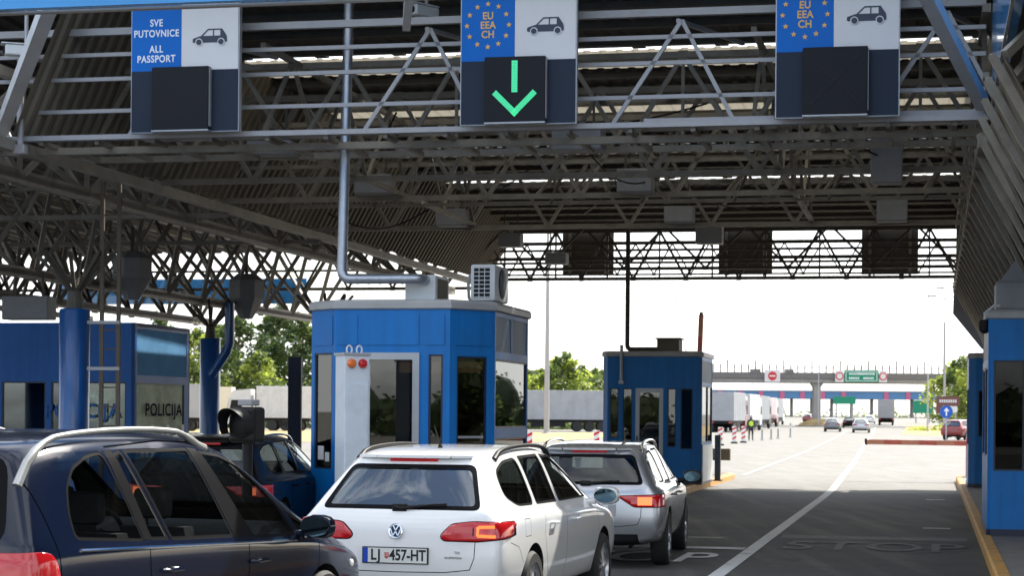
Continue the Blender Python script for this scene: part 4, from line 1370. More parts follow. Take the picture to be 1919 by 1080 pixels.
# round blue sign and brown board
Y = 140.0
t = empty('arrow_sign', (gx(1774, Y), Y, 0), -TH*.3, 'round blue sign with white arrow before the brown board', 'sign')
zc = CAMH+(781-772)/F*Y
g = MB(); g.lathe([(.46, -.02), (.46, .02)], (0, 0, zc), 'y', 28); g.build('disc', M['round_blue'], t)
g = MB(); g.prism([(-.05, zc-.28),(.05, zc-.28),(.05, zc+.08),(.17, zc+.02),(.17, zc+.10),(0, zc+.30),(-.17, zc+.10),(-.17, zc+.02),(-.05, zc+.08)], -.034, -.024); g.build('arrow', M['letter_white'], t)
g = MB(); g.box(-.04, .04, .021, .09, 0, zc+.3); g.build('post', M['alu'], t)
Y = 160.0
t = empty('brown_sign', (gx(1777, Y), Y, 0), 0, 'brown board with pale writing behind the round blue sign', 'sign')
z0, z1 = CAMH+(781-768)/F*Y, CAMH+(781-743)/F*Y
g = MB(); g.box(-.95, .95, 0, .08, z1-.75, z1); g.box(-.95, -.55, 0, .08, z0-.3, z1-.751); g.build('board', M['sign_brown'], t)
g = MB()
for k in range(8): g.box(-.7+k*.18, -.58+k*.18, -.012, -.002, z1-.5, z1-.26)
g.box(-.45, .75, -.012, -.002, z0-.2, z1-.8)
g.build('writing', M['sign_white'], t)
g = MB(); g.box(-.06, .06, .081, .2, 0, z1-.1); g.box(.6, .7, .081, .2, 0, z1-.1); g.build('post', M['steel_grey'], t)

# lorries
def wheel_pair(t, y, r, w):
    for s in (-1, 1):
        g = MB(); g.lathe([(r*.55, s*w-.15), (r*.92, s*w-.15), (r, s*w-.1), (r, s*w+.1), (r*.92, s*w+.15), (r*.55, s*w+.15)], (0, y, r), 'x', 18); g.build('wheel', M['rubber'], t)
def lorry(name, X, Y, rz, label, L, m, cab=True, cabm='trailer_white', group=None, h=4.0, letters=None):
    t = empty(name, (X, Y, gz(Y)), rz, label, 'lorry', group)
    g = MB(); g.bbox(-1.25, 1.25, 0, L, 1.15, h, .04)
    for k in range(int(L/1.3)+1):
        y = min(L-.05, .05+k*1.3)
        g.box(1.251, 1.272, y, y+.05, 1.2, h-.05); g.box(-1.272, -1.251, y, y+.05, 1.2, h-.05)
    g.build('cargo_box', M[m], t)
    g = MB(); g.box(-1.0, 1.0, .2, L+(.6 if cab else 0), .85, 1.149); g.box(-1.2, 1.2, L*.35, L*.6, .45, .849); g.build('chassis', M['black'], t)
    for y in (1.2, 2.4, 3.6): wheel_pair(t, y, .5, 1.0)
    if cab:
        g = MB(); g.prism([(L+.5,.6),(L+2.6,.6),(L+2.65,1.6),(L+2.45,2.9),(L+2.1,3.6),(L+.5,3.75)], -1.2, 1.2, 'x'); cb_ = g.build('cab', M[cabm], t)
        g = MB(); g.prism([(L+2.655,1.75),(L+2.47,2.85),(L+2.49,2.86),(L+2.675,1.76)], -1.1, 1.1, 'x'); g.build('windscreen', M['black'], cb_)
        g = MB(); g.prism([(L+1.3,1.8),(L+2.4,1.8),(L+2.25,2.75),(L+1.3,2.75)], -1.215, 1.215, 'x'); g.build('side_window', M['black'], cb_)
        wheel_pair(t, L+1.7, .5, 1.0)
    for x in (-.92, .92):
        g = MB(); g.box(x-.17, x+.17, -.05, -.001, .9, 1.1); g.build('tail_light', M['lens_dark_red'], t)
    return t
# side-on trailers beyond the verge
lorry('lorry', gx(1150, 193), 193, PI/2+.04, 'pale grey curtain side trailer right of the chamfered booth', 13.6, 'trailer_grey', True)
lorry('lorry', gx(588, 178), 178, PI/2-.03, 'white box lorry under the trees between column and main booth', 5.0, 'trailer_white', True)
lorry('lorry', gx(438, 186), 186, PI/2+.0, 'beige trailer just right of the second blue column', 3.4, 'trailer_beige', False)
lx = lorry('lorry', gx(384, 168), 168, PI/2, 'light grey lorry with dark letters left of the second blue column', 2.6, 'trailer_grey', False)
add_text('XP', 1.3, 'picto_navy', lx, (1.29, 2.0, 2.4), rot=(PI/2, 0, PI/2), xs=.9)
# queue of lorries by the exit
for k, (px, Y, m, cm, lab) in enumerate(((1352, 196, 'trailer_grey', 'car_red', 'nearest grey lorry of the exit queue, with red top edge'),
        (1384, 214, 'trailer_white', 'trailer_white', 'second white lorry of the exit queue'),
        (1406, 236, 'trailer_grey', 'car_grey', 'third grey lorry of the exit queue'),
        (1424, 262, 'car_red', 'car_red', 'red lorry near the end of the exit queue'),
        (1440, 296, 'trailer_grey', 'trailer_white', 'farthest lorry of the exit queue by the bridge'))):
    lorry('lorry', gx(px, Y), Y, -R(14), lab, 9.0, m, True, cm, 'lorries queueing by the exit')
lorry('lorry', gx(1661, 305), 305, -R(11), 'grey box lorry driving away beyond the bridge pillar', 8.0, 'trailer_grey', True)

# ================================================================ person in yellow vest
def skin_mesh(name, chains, m, parent, sub=2):
    """one continuous surface grown over joints: chains of (point, radius)"""
    vs = []; es = []; rr = []; key = {}
    def vid(p, r):
        k = (round(p[0],4), round(p[1],4), round(p[2],4))
        if k not in key:
            key[k] = len(vs); vs.append(p); rr.append(r)
        return key[k]
    for ch in chains:
        ids = [vid(p, r) for p, r in ch]
        es += list(zip(ids, ids[1:]))
    me = bpy.data.meshes.new(name)
    me.from_pydata(vs, es, [])
    o = bpy.data.objects.new(name, me)
    COL.objects.link(o)
    sm = o.modifiers.new('skin', 'SKIN')
    if not me.skin_vertices:
        bm = bmesh.new(); bm.from_mesh(me); bm.verts.layers.skin.verify(); bm.to_mesh(me); bm.free()
    for i, r in enumerate(rr):
        rx, ry = r if isinstance(r, tuple) else (r, r)
        me.skin_vertices[0].data[i].radius = (rx, ry)
        me.skin_vertices[0].data[i].use_root = (i == 0)
    ss = o.modifiers.new('sub', 'SUBSURF'); ss.levels = sub; ss.render_levels = sub
    dg = bpy.context.evaluated_depsgraph_get()
    me2 = bpy.data.meshes.new_from_object(o.evaluated_get(dg))
    bpy.data.objects.remove(o)
    for f in me2.polygons: f.use_smooth = True
    me2.materials.clear(); me2.materials.append(M[m])
    o2 = bpy.data.objects.new(name, me2)
    COL.objects.link(o2); o2.parent = parent
    return o2

pr = empty('person', at_px(1408, 134), R(10), 'person in yellow safety vest and dark trousers standing by the bollards', 'person')
hip, chest, neck, head = (0,0,.95), (0,.0,1.30), (0,0,1.50), (0,-.02,1.64)
body = [[(hip,(.15,.11)), ((0,0,1.12),(.14,.10)), (chest,(.17,.12)), (neck,.06), (head,(.085,.10)), ((0,-.02,1.74),.06)]]
for s in (-1, 1):
    body.append([(hip,(.15,.11)), ((s*.10,0,.86),.095), ((s*.12,.01,.48),.062), ((s*.13,.03,.10),.045), ((s*.14,-.12,.04),.04)])
    body.append([(chest,(.17,.12)), ((s*.20,0,1.40),.06), ((s*.27,.03,1.12),.042), ((s*.25,-.10,.88),.034), ((s*.24,-.14,.79),.035)])
skin_mesh('body', body, 'trousers', pr)
vest = [[((0,0,.92),(.165,.13)), ((0,0,1.12),(.16,.125)), (chest,(.19,.14)), ((0,0,1.44),(.12,.09))]]
skin_mesh('vest', vest, 'hivis', pr)
skin_mesh('face', [[((0,-.03,1.56),.07), ((0,-.03,1.66),(.09,.10)), ((0,-.02,1.72),.08)]], 'skin', pr)
skin_mesh('hair', [[((0,.02,1.66),.095), ((0,.01,1.73),.085)]], 'hair', pr)
for s in (-1, 1):
    h = [[((s*.24,-.14,.80),.034), ((s*.24,-.155,.74),.032)]]
    for k in range(4):
        h.append([((s*.24,-.155,.74),.032), ((s*(.22+.014*k),-.165,.69),.010), ((s*(.222+.013*k),-.15,.645+.008*abs(k-1)),.009)])
    h.append([((s*.24,-.155,.74),.032), ((s*.205,-.18,.72),.011), ((s*.20,-.19,.68),.010)])
    skin_mesh('hand', h, 'skin', pr, 1)

# ================================================================ trees
def leaf_mesh(rnd, clumps, n_per, size, mats_n):
    vs = []; fs = []; mi = []
    for (c, r, mcl) in clumps:
        for _ in range(n_per):
            d = Vector((rnd.gauss(0,1), rnd.gauss(0,1), rnd.gauss(0,1))).normalized()
            p = c + d*r*(rnd.random()**.45)
            a = Vector((rnd.uniform(-1,1), rnd.uniform(-1,1), rnd.uniform(-.6,.6))).normalized()
            b = a.cross(Vector((rnd.uniform(-1,1), rnd.uniform(-1,1), rnd.uniform(-1,1)))).normalized()
            s = size*rnd.uniform(.6,1.4)
            k = len(vs)
            vs += [p-a*s, p+b*s*.5, p+a*s, p-b*s*.5]
            fs.append((k, k+1, k+2, k+3))
            mi.append(min(mats_n-1, max(0, mcl+(1 if rnd.random() < .2 else 0))))
    return vs, fs, mi

def tree_proto(seed, h, rad, leafm, n_clump=34, n_per=75, leaf=.22, conifer=False):
    rnd = random.Random(seed)
    t = empty('tree', (0,0,0))
    g = MB()
    g.tube([(0,0,0),(rnd.uniform(-.1,.1),0,h*.25),(rnd.uniform(-.3,.3),rnd.uniform(-.3,.3),h*.6),(0,0,h*.92)], [h*.022, h*.017, h*.010, h*.003], 9)
    clumps = []
    for k in range(n_clump):
        f = (k+.5)/n_clump
        z = h*(.16+.80*f)
        prof = (1-f)**.75 if conifer else math.sin(PI*min(1, .18+.80*f))**.6
        a = k*2.4+rnd.uniform(-.5,.5)
        rr = rad*prof*rnd.uniform(.35,1.0)
        c = Vector((math.cos(a)*rr, math.sin(a)*rr, z+rnd.uniform(-.3,.3)))
        cr = rad*(.24+.16*rnd.random())*(.6 if conifer else 1)*(1-.45*f*f)
        clumps.append((c, cr, rnd.choice((0,0,1))))
        if k % 3 == 0:
            g.tube([(0,0,max(h*.15, z-rr*.7)), (c.x*.5, c.y*.5, z-rr*.25), tuple(c)], [h*.008, h*.005, h*.002], 5)
    g.build('trunk', M['bark'], t)
    vs, fs, mi = leaf_mesh(rnd, clumps, n_per, leaf, len(leafm))
    mb = MB(); mb.v = vs; mb.f = fs; mb.mi = mi
    me = bpy.data.meshes.new('crown'); me.from_pydata([tuple(v) for v in vs], [], fs)
    for m in leafm: me.materials.append(M[m])
    me.polygons.foreach_set('material_index', mi)
    o = bpy.data.objects.new('crown', me); COL.objects.link(o); o.parent = t
    return t
PT = {
    'dark': tree_proto(1, 11.5, 3.9, ('leaf_dark','leaf_mid'), 44, 95, .26),
    'mid': tree_proto(2, 10.0, 3.6, ('leaf_mid','leaf_light'), 40, 95, .25),
    'light': tree_proto(3, 6.2, 3.0, ('leaf_light','leaf_mid'), 36, 90, .22),
    'fir': tree_proto(5, 8.5, 1.7, ('leaf_dark','leaf_mid'), 40, 60, .17, True),
}
used = set()
def tree(kind, px, Y, s, label, group):
    t = PT[kind] if kind not in used else copy_tree(PT[kind])
    used.add(kind)
    t.location = at_px(px, Y); t.scale = (s, s, s*random.Random(px).uniform(.92,1.08)); t.rotation_euler = (0,0,px*1.7)
    return tag(t, label, 'tree', group)
for px, Y, kind, s, lab in (
    (-40, 215, 'mid', 1.1, 'tree over the roof at the left picture edge'),
    (60, 228, 'dark', 1.0, 'dark tree above the left end of the police booth roof'),
    (150, 212, 'mid', 1.05, 'tree behind the thick blue column'),
    (235, 222, 'mid', 1.15, 'pale tree above the right end of the police booth'),
    (300, 232, 'dark', 1.1, 'dark tree behind the glazed police booth end'),
    (362, 205, 'mid', 1.0, 'mid green tree just left of the second blue column'),
    (408, 224, 'mid', 1.12, 'tree right behind the bent rain pipe'),
    (446, 212, 'dark', 1.02, 'dark tree above the beige trailer'),
    (485, 206, 'mid', .85, 'mid green bushy tree in the gap above the white lorry'),
    (520, 220, 'dark', 1.10, 'tall dark tree above the white lorry'),
    (566, 214, 'dark', 1.0, 'dark tree beside the third blue column'),
    (640, 226, 'mid', 1.1, 'tree mostly hidden behind the chamfered booth')):
    tree(kind, px, Y, s, lab, 'tall trees beyond the left verge')
for px, Y, kind, s, lab in (
    (985, 226, 'light', 1.05, 'bright green tree touching the chamfered booth edge'),
    (1012, 235, 'mid', .72, 'green tree left of the tall mast'),
    (1052, 222, 'light', 1.22, 'bright green round tree just right of the tall mast'),
    (1090, 228, 'light', 1.12, 'bright green tree above the middle of the grey trailer'),
    (1122, 236, 'mid', .72, 'green tree beside the farther booth edge'),
    (1094, 262, 'fir', .95, 'small dark pointed tree above the bright green trees'),
    (1232, 262, 'fir', 1.15, 'dark pointed treetop above the farther booth roof'),
    (1245, 275, 'fir', 1.2, 'second pointed treetop just behind the roof box'),
    (1795, 255, 'light', 1.35, 'pale tree at the bridge end beside the trough'),
    (1822, 235, 'mid', .85, 'tree behind the narrow far booth')):
    tree(kind, px, Y, s, lab, 'bright trees beyond the trailers')
# low scrub behind the lorries and along the right verge
def shrub_mass(name, x0, x1, Y, h, seed, leafm, n=900):
    rnd = random.Random(seed)
    vs = []; fs = []
    for _ in range(n):
        x = rnd.uniform(x0, x1); y = Y+rnd.uniform(-3, 3)
        z = gz(Y)+abs(rnd.gauss(0, .45))*h*(.6+.4*math.sin(x*.9)+.3*math.sin(x*2.3))
        a = Vector((rnd.uniform(-1,1), rnd.uniform(-1,1), rnd.uniform(-.3,1))).normalized()
        b = a.cross(Vector((rnd.uniform(-1,1), rnd.uniform(-1,1), rnd.uniform(-1,1)))).normalized()
        s = rnd.uniform(.12,.32); k = len(vs); p = Vector((x, y, max(.05, z)))
        vs += [p-a*s, p+b*s*.5, p+a*s, p-b*s*.5]; fs.append((k,k+1,k+2,k+3))
    me = bpy.data.meshes.new(name); me.from_pydata([tuple(v) for v in vs], [], fs); me.materials.append(M[leafm])
    o = bpy.data.objects.new(name, me); COL.objects.link(o)
    return tag(o, kind='stuff')
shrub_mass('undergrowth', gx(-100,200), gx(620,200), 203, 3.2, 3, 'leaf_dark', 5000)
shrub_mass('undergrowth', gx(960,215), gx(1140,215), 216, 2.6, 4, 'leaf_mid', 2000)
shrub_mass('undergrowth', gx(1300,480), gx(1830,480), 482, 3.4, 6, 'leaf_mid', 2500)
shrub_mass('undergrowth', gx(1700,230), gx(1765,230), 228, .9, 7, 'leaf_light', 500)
# woodland to the right of the approach, mirrored in the lane-side panes
rnd = random.Random(11)
cl = []
for k in range(80):
    yy = rnd.uniform(100, 175)
    cl.append((Vector((yy*.30+4+rnd.uniform(0, 80), yy, rnd.uniform(1.0, 4.2))), rnd.uniform(1.8, 3.2), rnd.choice((0, 1))))
for k in range(70):   # and unseen scrub behind the viewer, added for dark reflections in the booth panes
    cl.append((Vector((rnd.uniform(-70, 70), -75+rnd.uniform(-12, 12), rnd.uniform(.5, 2.2))), rnd.uniform(1.6, 2.8), rnd.choice((0, 1))))
for k in range(80):   # unseen trees to the right and behind, added to darken reflections
    az = R(rnd.uniform(62, 150)); d = rnd.uniform(75, 105)
    cl.append((Vector((math.sin(az)*d, math.cos(az)*d, rnd.uniform(1, 7))), rnd.uniform(2.4, 4.2), rnd.choice((0, 1))))
vs, fs, mi = leaf_mesh(rnd, cl, 260, .24, 2)
for c, r, q in cl:   # solid core in each bush, added to make its reflection dense and dark
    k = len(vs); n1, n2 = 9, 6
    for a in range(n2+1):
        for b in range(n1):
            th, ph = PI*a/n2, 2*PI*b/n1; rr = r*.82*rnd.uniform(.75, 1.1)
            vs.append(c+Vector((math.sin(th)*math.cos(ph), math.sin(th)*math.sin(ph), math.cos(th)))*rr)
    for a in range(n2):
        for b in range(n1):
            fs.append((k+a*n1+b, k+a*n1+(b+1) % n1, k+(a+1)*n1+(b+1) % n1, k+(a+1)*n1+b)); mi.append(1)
me = bpy.data.meshes.new('reflected_woodland'); me.from_pydata([tuple(v) for v in vs], [], fs)
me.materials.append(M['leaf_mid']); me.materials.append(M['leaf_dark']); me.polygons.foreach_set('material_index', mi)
o = bpy.data.objects.new('reflected_woodland', me); COL.objects.link(o); tag(o, kind='stuff')

# ================================================================ cars
# local axes of a car: x right, y forward (rear bumper at 0), z up
def body_mesh(st, sub=3, rear_cap=(.62, -.035), front_cap=(.55, .06)):
    """st: stations (yl, ym, yb, yt, zb, ws, zm, wm, zsh, wsh, zbelt, wb, zre, wr, zr)"""
    rings = []
    def ring(s):
        yl, ym, yb, yt, zb, ws, zm, wm, zsh, wsh, zbelt, wb, zre, wr, zr = s
        return [(0,yl,zb),(ws*.7,yl,zb),(ws,yl,zb+.07),(wm,ym,zm),(wsh,(ym+yb)/2 if abs(yb-ym) > .001 else yb,zsh),(wb,yb,zbelt),(wr,yt,zre),(wr*.70,yt,zre*.25+zr*.75),(0,yt,zr)]
    def cap(s, k, dy):
        s = list(s)
        for i in (0, 1, 2, 3): s[i] += dy
        for i in (5, 7, 9, 11, 13): s[i] *= k
        s[4] += .03
        return s
    S = [cap(st[0], *rear_cap)] + list(st) + [cap(st[-1], *front_cap)]
    bm = bmesh.new()
    R_, L_ = [], []
    for s in S:
        pr = [bm.verts.new(p) for p in ring(s)]
        pl = [pr[0]]+[bm.verts.new((-v.co.x, v.co.y, v.co.z)) for v in pr[1:-1]]+[pr[-1]]
        R_.append(pr); L_.append(pl)
    for a in range(len(S)-1):
        for i in range(8):
            bm.faces.new((R_[a][i], R_[a+1][i], R_[a+1][i+1], R_[a][i+1]))
            bm.faces.new((L_[a][i+1], L_[a+1][i+1], L_[a+1][i], L_[a][i]))
    for a in (0, len(S)-1):
        for i in range(8):
            vsx = [R_[a][i], R_[a][i+1], L_[a][i+1], L_[a][i]]
            u = []
            for v in vsx:
                if v not in u: u.append(v)
            if len(u) >= 3: bm.faces.new(u)
    bmesh.ops.recalc_face_normals(bm, faces=bm.faces)
    cl = bm.edges.layers.float.new('crease_edge')
    def crease(v1, v2, c):
        e = bm.edges.get((v1, v2))
        if e: e[cl] = c
    for side in (R_, L_):
        for a in range(len(S)-1):
            crease(side[a][5], side[a+1][5], .55)
            crease(side[a][2], side[a+1][2], .5)
            crease(side[a][4], side[a+1][4], .45)
            crease(side[a][6], side[a+1][6], .22)
        for i in range(8):
            crease(side[1][i], side[1][i+1], .35)
    me = bpy.data.meshes.new('tmp'); bm.to_mesh(me); bm.free()
    o = bpy.data.objects.new('tmp', me); COL.objects.link(o)
    m = o.modifiers.new('s', 'SUBSURF'); m.levels = sub; m.render_levels = sub
    dg = bpy.context.evaluated_depsgraph_get()
    me2 = bpy.data.meshes.new_from_object(o.evaluated_get(dg))
    bpy.data.objects.remove(o)
    bm = bmesh.new(); bm.from_mesh(me2)
    for f in bm.faces: f.smooth = True
    return bm

AX = {'x': (1, 2), 'y': (0, 2), 'z': (0, 1)}
def round_poly(pts, r=.04, n=4):
    """round the corners of a convex polygon"""
    out = []; m = len(pts)
    for i in range(m):
        a, p, b = Vector(pts[i-1]), Vector(pts[i]), Vector(pts[(i+1) % m])
        ra = min(r, (a-p).length*.45); rb = min(r, (b-p).length*.45)
        p0 = p+(a-p).normalized()*ra; p1 = p+(b-p).normalized()*rb
        for k in range(n+1):
            t = k/n; q = p0*(1-t)**2+p*2*t*(1-t)+p1*t*t
            out.append((q.x, q.y))
    return out
def area(p): return sum(p[i-1][0]*p[i][1]-p[i][0]*p[i-1][1] for i in range(len(p)))/2
def inset(poly, d):
    """inset a convex polygon"""
    if area(poly) < 0: poly = poly[::-1]
    n = len(poly); out = []
    for i in range(n):
        a, p, b = Vector(poly[i-1]), Vector(poly[i]), Vector(poly[(i+1) % n])
        e1, e2 = (p-a), (b-p)
        if e1.length < 1e-7 or e2.length < 1e-7: out.append(tuple(p)); continue
        e1.normalize(); e2.normalize()
        n1, n2 = Vector((-e1.y, e1.x)), Vector((-e2.y, e2.x))
        t = (n1+n2); k = max(.3, t.length_squared/2)
        q = p+t/t.length*d/max(.4, (t.length/2))
        out.append((q.x, q.y))
    return out

def carve(bm, poly, axis, cond):
    """cut the outline of a convex polygon into the surface and return the faces inside it"""
    if area(poly) < 0: poly = poly[::-1]
    i0, i1 = AX[axis]
    x0, x1 = min(p[0] for p in poly), max(p[0] for p in poly); y0, y1 = min(p[1] for p in poly), max(p[1] for p in poly)
    bm.normal_update()
    fs = []
    for f in bm.faces:
        us = [v.co[i0] for v in f.verts]; ws = [v.co[i1] for v in f.verts]
        if max(us) < x0 or min(us) > x1 or max(ws) < y0 or min(ws) > y1: continue
        if cond(f.calc_center_median(), f.normal): fs.append(f)
    n = len(poly)
    for i in range(n):
        a, b = poly[i], poly[(i+1) % n]
        ex, ey = b[0]-a[0], b[1]-a[1]
        L = math.hypot(ex, ey)
        if L < 1e-6 or not fs: continue
        no = [0, 0, 0]; no[i0] = ey/L; no[i1] = -ex/L
        co = [0, 0, 0]; co[i0] = a[0]; co[i1] = a[1]
        co, no = Vector(co), Vector(no)
        geom = set(fs)
        for f in fs: geom.update(f.edges); geom.update(f.verts)
        r = bmesh.ops.bisect_plane(bm, geom=list(geom), dist=1e-6, plane_co=co, plane_no=no)
        fs = [g for g in r['geom'] if isinstance(g, bmesh.types.BMFace) and g.is_valid and (g.calc_center_median()-co).dot(no) < 0]
        fs = list(dict.fromkeys(fs))
    return fs

def split_off(bm, faces):
    """take faces out of bm into a bmesh of their own"""
    nb = bmesh.new(); vm = {}
    for f in faces:
        ids = []
        for v in f.verts:
            if v not in vm: 
                vm[v] = nb.verts.new(v.co)
            ids.append(vm[v])
        try:
            nf = nb.faces.new(ids); nf.smooth = True
        except ValueError: pass
    bmesh.ops.delete(bm, geom=faces, context='FACES')
    nb.normal_update()
    return nb

def bm_obj(bm, name, m, parent, shift=0.0, thick=0.0):
    if not bm.faces:
        bm.free(); return None
    bm.normal_update()
    if shift:
        mv = [(v, v.normal.copy()) for v in bm.verts]
        for v, nn in mv: v.co += nn*shift
    if thick:
        r = bmesh.ops.extrude_face_region(bm, geom=list(bm.faces))
        # the extruded copy is the top
        bm.normal_update()
        top = [g for g in r['geom'] if isinstance(g, bmesh.types.BMVert)]
        mv = [(v, v.normal.copy()) for v in top]
        for v, nn in mv: v.co += nn*thick
    me = bpy.data.meshes.new(name); bm.to_mesh(me); bm.free()
    me.materials.append(M[m])
    o = bpy.data.objects.new(name, me); COL.objects.link(o); o.parent = parent
    return o

def right(c, n): return n.x > .25 and c.x > .2
def left(c, n): return n.x < -.25 and c.x < -.2
def sides(c, n): return abs(n.x) > .25 and abs(c.x) > .2
def mirror(p): return [(-x, z) for x, z in p]

def window(bm, poly, axis, cond, parent, gm, name='window', trim=.028, trimm='trim_black', rr=.05):
    raw = poly
    poly = round_poly(poly, rr)
    reg = split_off(bm, carve(bm, poly, axis, cond))
    if not reg.faces: reg.free(); return None
    inner = round_poly(inset(raw, trim), max(.012, rr-trim*.6))
    gl = split_off(reg, carve(reg, inner, axis, lambda c, n: True))
    fr = bm_obj(reg, name, trimm, parent, -.002)
    g = bm_obj(gl, 'glass', gm, fr if fr else parent, -.008)
    return fr

def seam(bm, pts, axis, cond, w=.007):
    """a shut line: thin strip sunk into the surface"""
    out = []
    for a, b in zip(pts, pts[1:]):
        a, b = Vector(a), Vector(b)
        d = (b-a).normalized(); nn = Vector((-d.y, d.x))*w/2; e = d*w*.3
        q = [tuple(a-nn-e), tuple(b-nn+e), tuple(b+nn+e), tuple(a+nn-e)]
        fs = carve(bm, q, axis, cond)
        if fs: out.append(split_off(bm, fs))
    return out

def seams_obj(lst, parent, name='shut_line', m='trim_black'):
    nb = bmesh.new()
    for b in lst:
        vm = {}
        for f in b.faces:
            ids = []
            for v in f.verts:
                if v not in vm: vm[v] = nb.verts.new(v.co-v.normal*.012)
                ids.append(vm[v])
            try: nb.faces.new(ids)
            except ValueError: pass
        b.free()
    o = bm_obj(nb, name, m, parent)
    return o

def make_wheel(parent, x, y, r=.315, w=.20, spokes=10):
    s = 1 if x > 0 else -1
    g = MB()
    prof = [(r*.70, -w/2), (r*.93, -w/2), (r, -w*.36), (r, w*.36), (r*.93, w/2), (r*.70, w/2)]
    g.lathe(prof, (x, y, r), 'x', 36, cap=False)
    t = g.build('wheel', M['rubber'], parent, smooth=True)
    g = MB()
    g.lathe([(r*.70, -w/2+.01), (r*.70, w/2-.004), (r*.66, w/2-.006), (r*.62, w*.30), (r*.62, -w*.4)], (x, y, r), 'x', 32, cap=False)
    for k in range(spokes):
        a = 2*PI*k/spokes
        d = Vector((0, math.cos(a), math.sin(a)))
        c = Vector((x+s*w*.36, y, r))
        g.bar(c+d*r*.10, c+d*r*.66-Vector((s*.01,0,0)), .028 if spokes > 7 else .055, .03)
    g.lathe([(r*.17, -.02), (r*.17, .02), (r*.1, .03), (.001, .03)] if s > 0 else [(.001, -.03), (r*.1, -.03), (r*.17, -.02), (r*.17, .02)], (x+s*w*.36, y, r), 'x', 20, cap=False)
    g.build('rim', M['alloy'], t, smooth=True)
    g = MB(); g.lathe([(r*.55, -.02), (r*.55, .02)], (x-s*w*.1, y, r), 'x', 24); g.build('brake_disc', M['steel_grey'], t)
    return t

def arch(bm, y, r, zc):
    n = 20
    pts = [(y+r*math.cos(PI*k/n), zc+r*math.sin(PI*k/n)) for k in range(n+1)]+[(y-r, -.2), (y+r, -.2)]
    fs = carve(bm, pts, 'x', lambda c, nn: abs(nn.x) > .12 and abs(c.x) > .3)
    bmesh.ops.delete(bm, geom=fs, context='FACES')

def wheel_well(parent, y, r, zc, wx):
    for s in (-1, 1):
        g = MB()
        n = 16; vs = []
        for k in range(n+1):
            a = PI*k/n; p = (y+(r+.005)*math.cos(a), zc+(r+.005)*math.sin(a))
            vs += [(s*(wx-.012), p[0], p[1]), (s*.45, p[0], p[1])]
        g.add(vs, [(2*k, 2*k+1, 2*k+3, 2*k+2) for k in range(n)])
        g.add([(s*.45, y-r, .2), (s*.45, y+r, .2), (s*.45, y+r, zc+r), (s*.45, y-r, zc+r)], [(0,1,2,3)])
        g.build('wheel_well', M['rubber'], parent, smooth=True)

def seats(parent, rows, zf=.30, zh=1.0):
    for y in rows:
        for x in (-.36, .36):
            g = MB()
            g.bbox(x-.24, x+.24, y, y+.5, zf, zf+.22, .06)
            g.prism([(y-.02, zf+.2), (y+.14, zf+.2), (y-.06, zh-.12), (y-.18, zh-.12)], x-.23, x+.23, 'x')
            st = g.build('seat', M['seat_cloth'], parent, smooth=True)
            g = MB(); g.bbox(x-.13, x+.13, y-.22, y-.11, zh-.07, zh+.13, .045)
            for d in (-.05, .05): g.tube([(x+d, y-.14, zh-.13), (x+d, y-.16, zh-.05)], .008, 6)
            g.build('headrest', M['seat_cloth'], st, smooth=True)

def dashboard(parent, y, z, w):
    g = MB(); g.prism([(y-.1, z-.35), (y+.55, z-.3), (y+.62, z-.02), (y+.30, z+.02), (y, z), (y-.1, z-.08)], -w, w, 'x')
    d = g.build('dashboard', M['interior'], parent, smooth=True)
    g = MB()
    n = 24; pts = [(-.36+.18*math.cos(2*PI*k/n), y-.22-.05*math.sin(2*PI*k/n), z-.06+.17*math.sin(2*PI*k/n)) for k in range(n+1)]
    g.tube(pts, .016, 8, cap=False)
    g.bar((-.53, y-.22, z-.06), (-.19, y-.22, z-.06), .03); g.tube([(-.36, y-.22, z-.06), (-.36, y+.05, z-.12)], .03, 8)
    g.build('steering_wheel', M['black'], d, smooth=True)

def mirror_part(parent, y, x, z, paint, s, glassm='mirror_glass'):
    g = MB()
    c = Vector((s*(x+.14), y, z))
    vs = []; n = 14
    prof = [(.0, .02), (.02, .9), (.07, 1.0), (.13, .75), (.17, .25)]
    for d, k in prof:
        for i in range(n):
            a = 2*PI*i/n
            rx = .125*k*(abs(math.cos(a))**.7)*(1 if math.cos(a) > 0 else -1); rz = .082*k*(abs(math.sin(a))**.7)*(1 if math.sin(a) > 0 else -1)
            vs.append((c.x+rx, c.y+d, c.z+rz))
    fs = []
    for L in range(len(prof)-1):
        for i in range(n):
            a, b = L*n+i, L*n+(i+1) % n
            fs.append((a, b, b+n, a+n))
    fs += [tuple(range(n))[::-1], tuple(range((len(prof)-1)*n, len(prof)*n))]
    g.add(vs, fs)
    g.tube([(s*(x-.05), y+.08, z-.06), (s*(x+.04), y+.07, z-.05)], .03, 8)
    m = g.build('door_mirror', M[paint], parent, smooth=True)
    g = MB(); pts = [(c.x+.105*math.cos(2*PI*i/20), c.z+.066*math.sin(2*PI*i/20)) for i in range(20)]
    g.prism(pts, c.y+.006, c.y-.004); g.build('mirror_glass', M[glassm], m)

def roof_rail(parent, bvh, x, y0, y1, m, hgt=.045, r=.016, n=14, solid=False):
    for s in (-1, 1):
        pts = []
        for k in range(n+1):
            y = y0+(y1-y0)*k/n
            h = bvh.ray_cast(Vector((s*x, y, 3)), Vector((0, 0, -1)))
            z = h[0].z if h[0] else 1.4
            t = k/n
            e = min(1, min(t, 1-t)/.13)
            pts.append((s*x, y, z-.006+hgt*(e*(2-e))))
        g = MB(); g.tube(pts, [r*1.5]+[r*1.2]+[r]*(n-3)+[r*1.2, r*1.5], 10)
        g.build('roof_rail', M[m], parent, smooth=True)

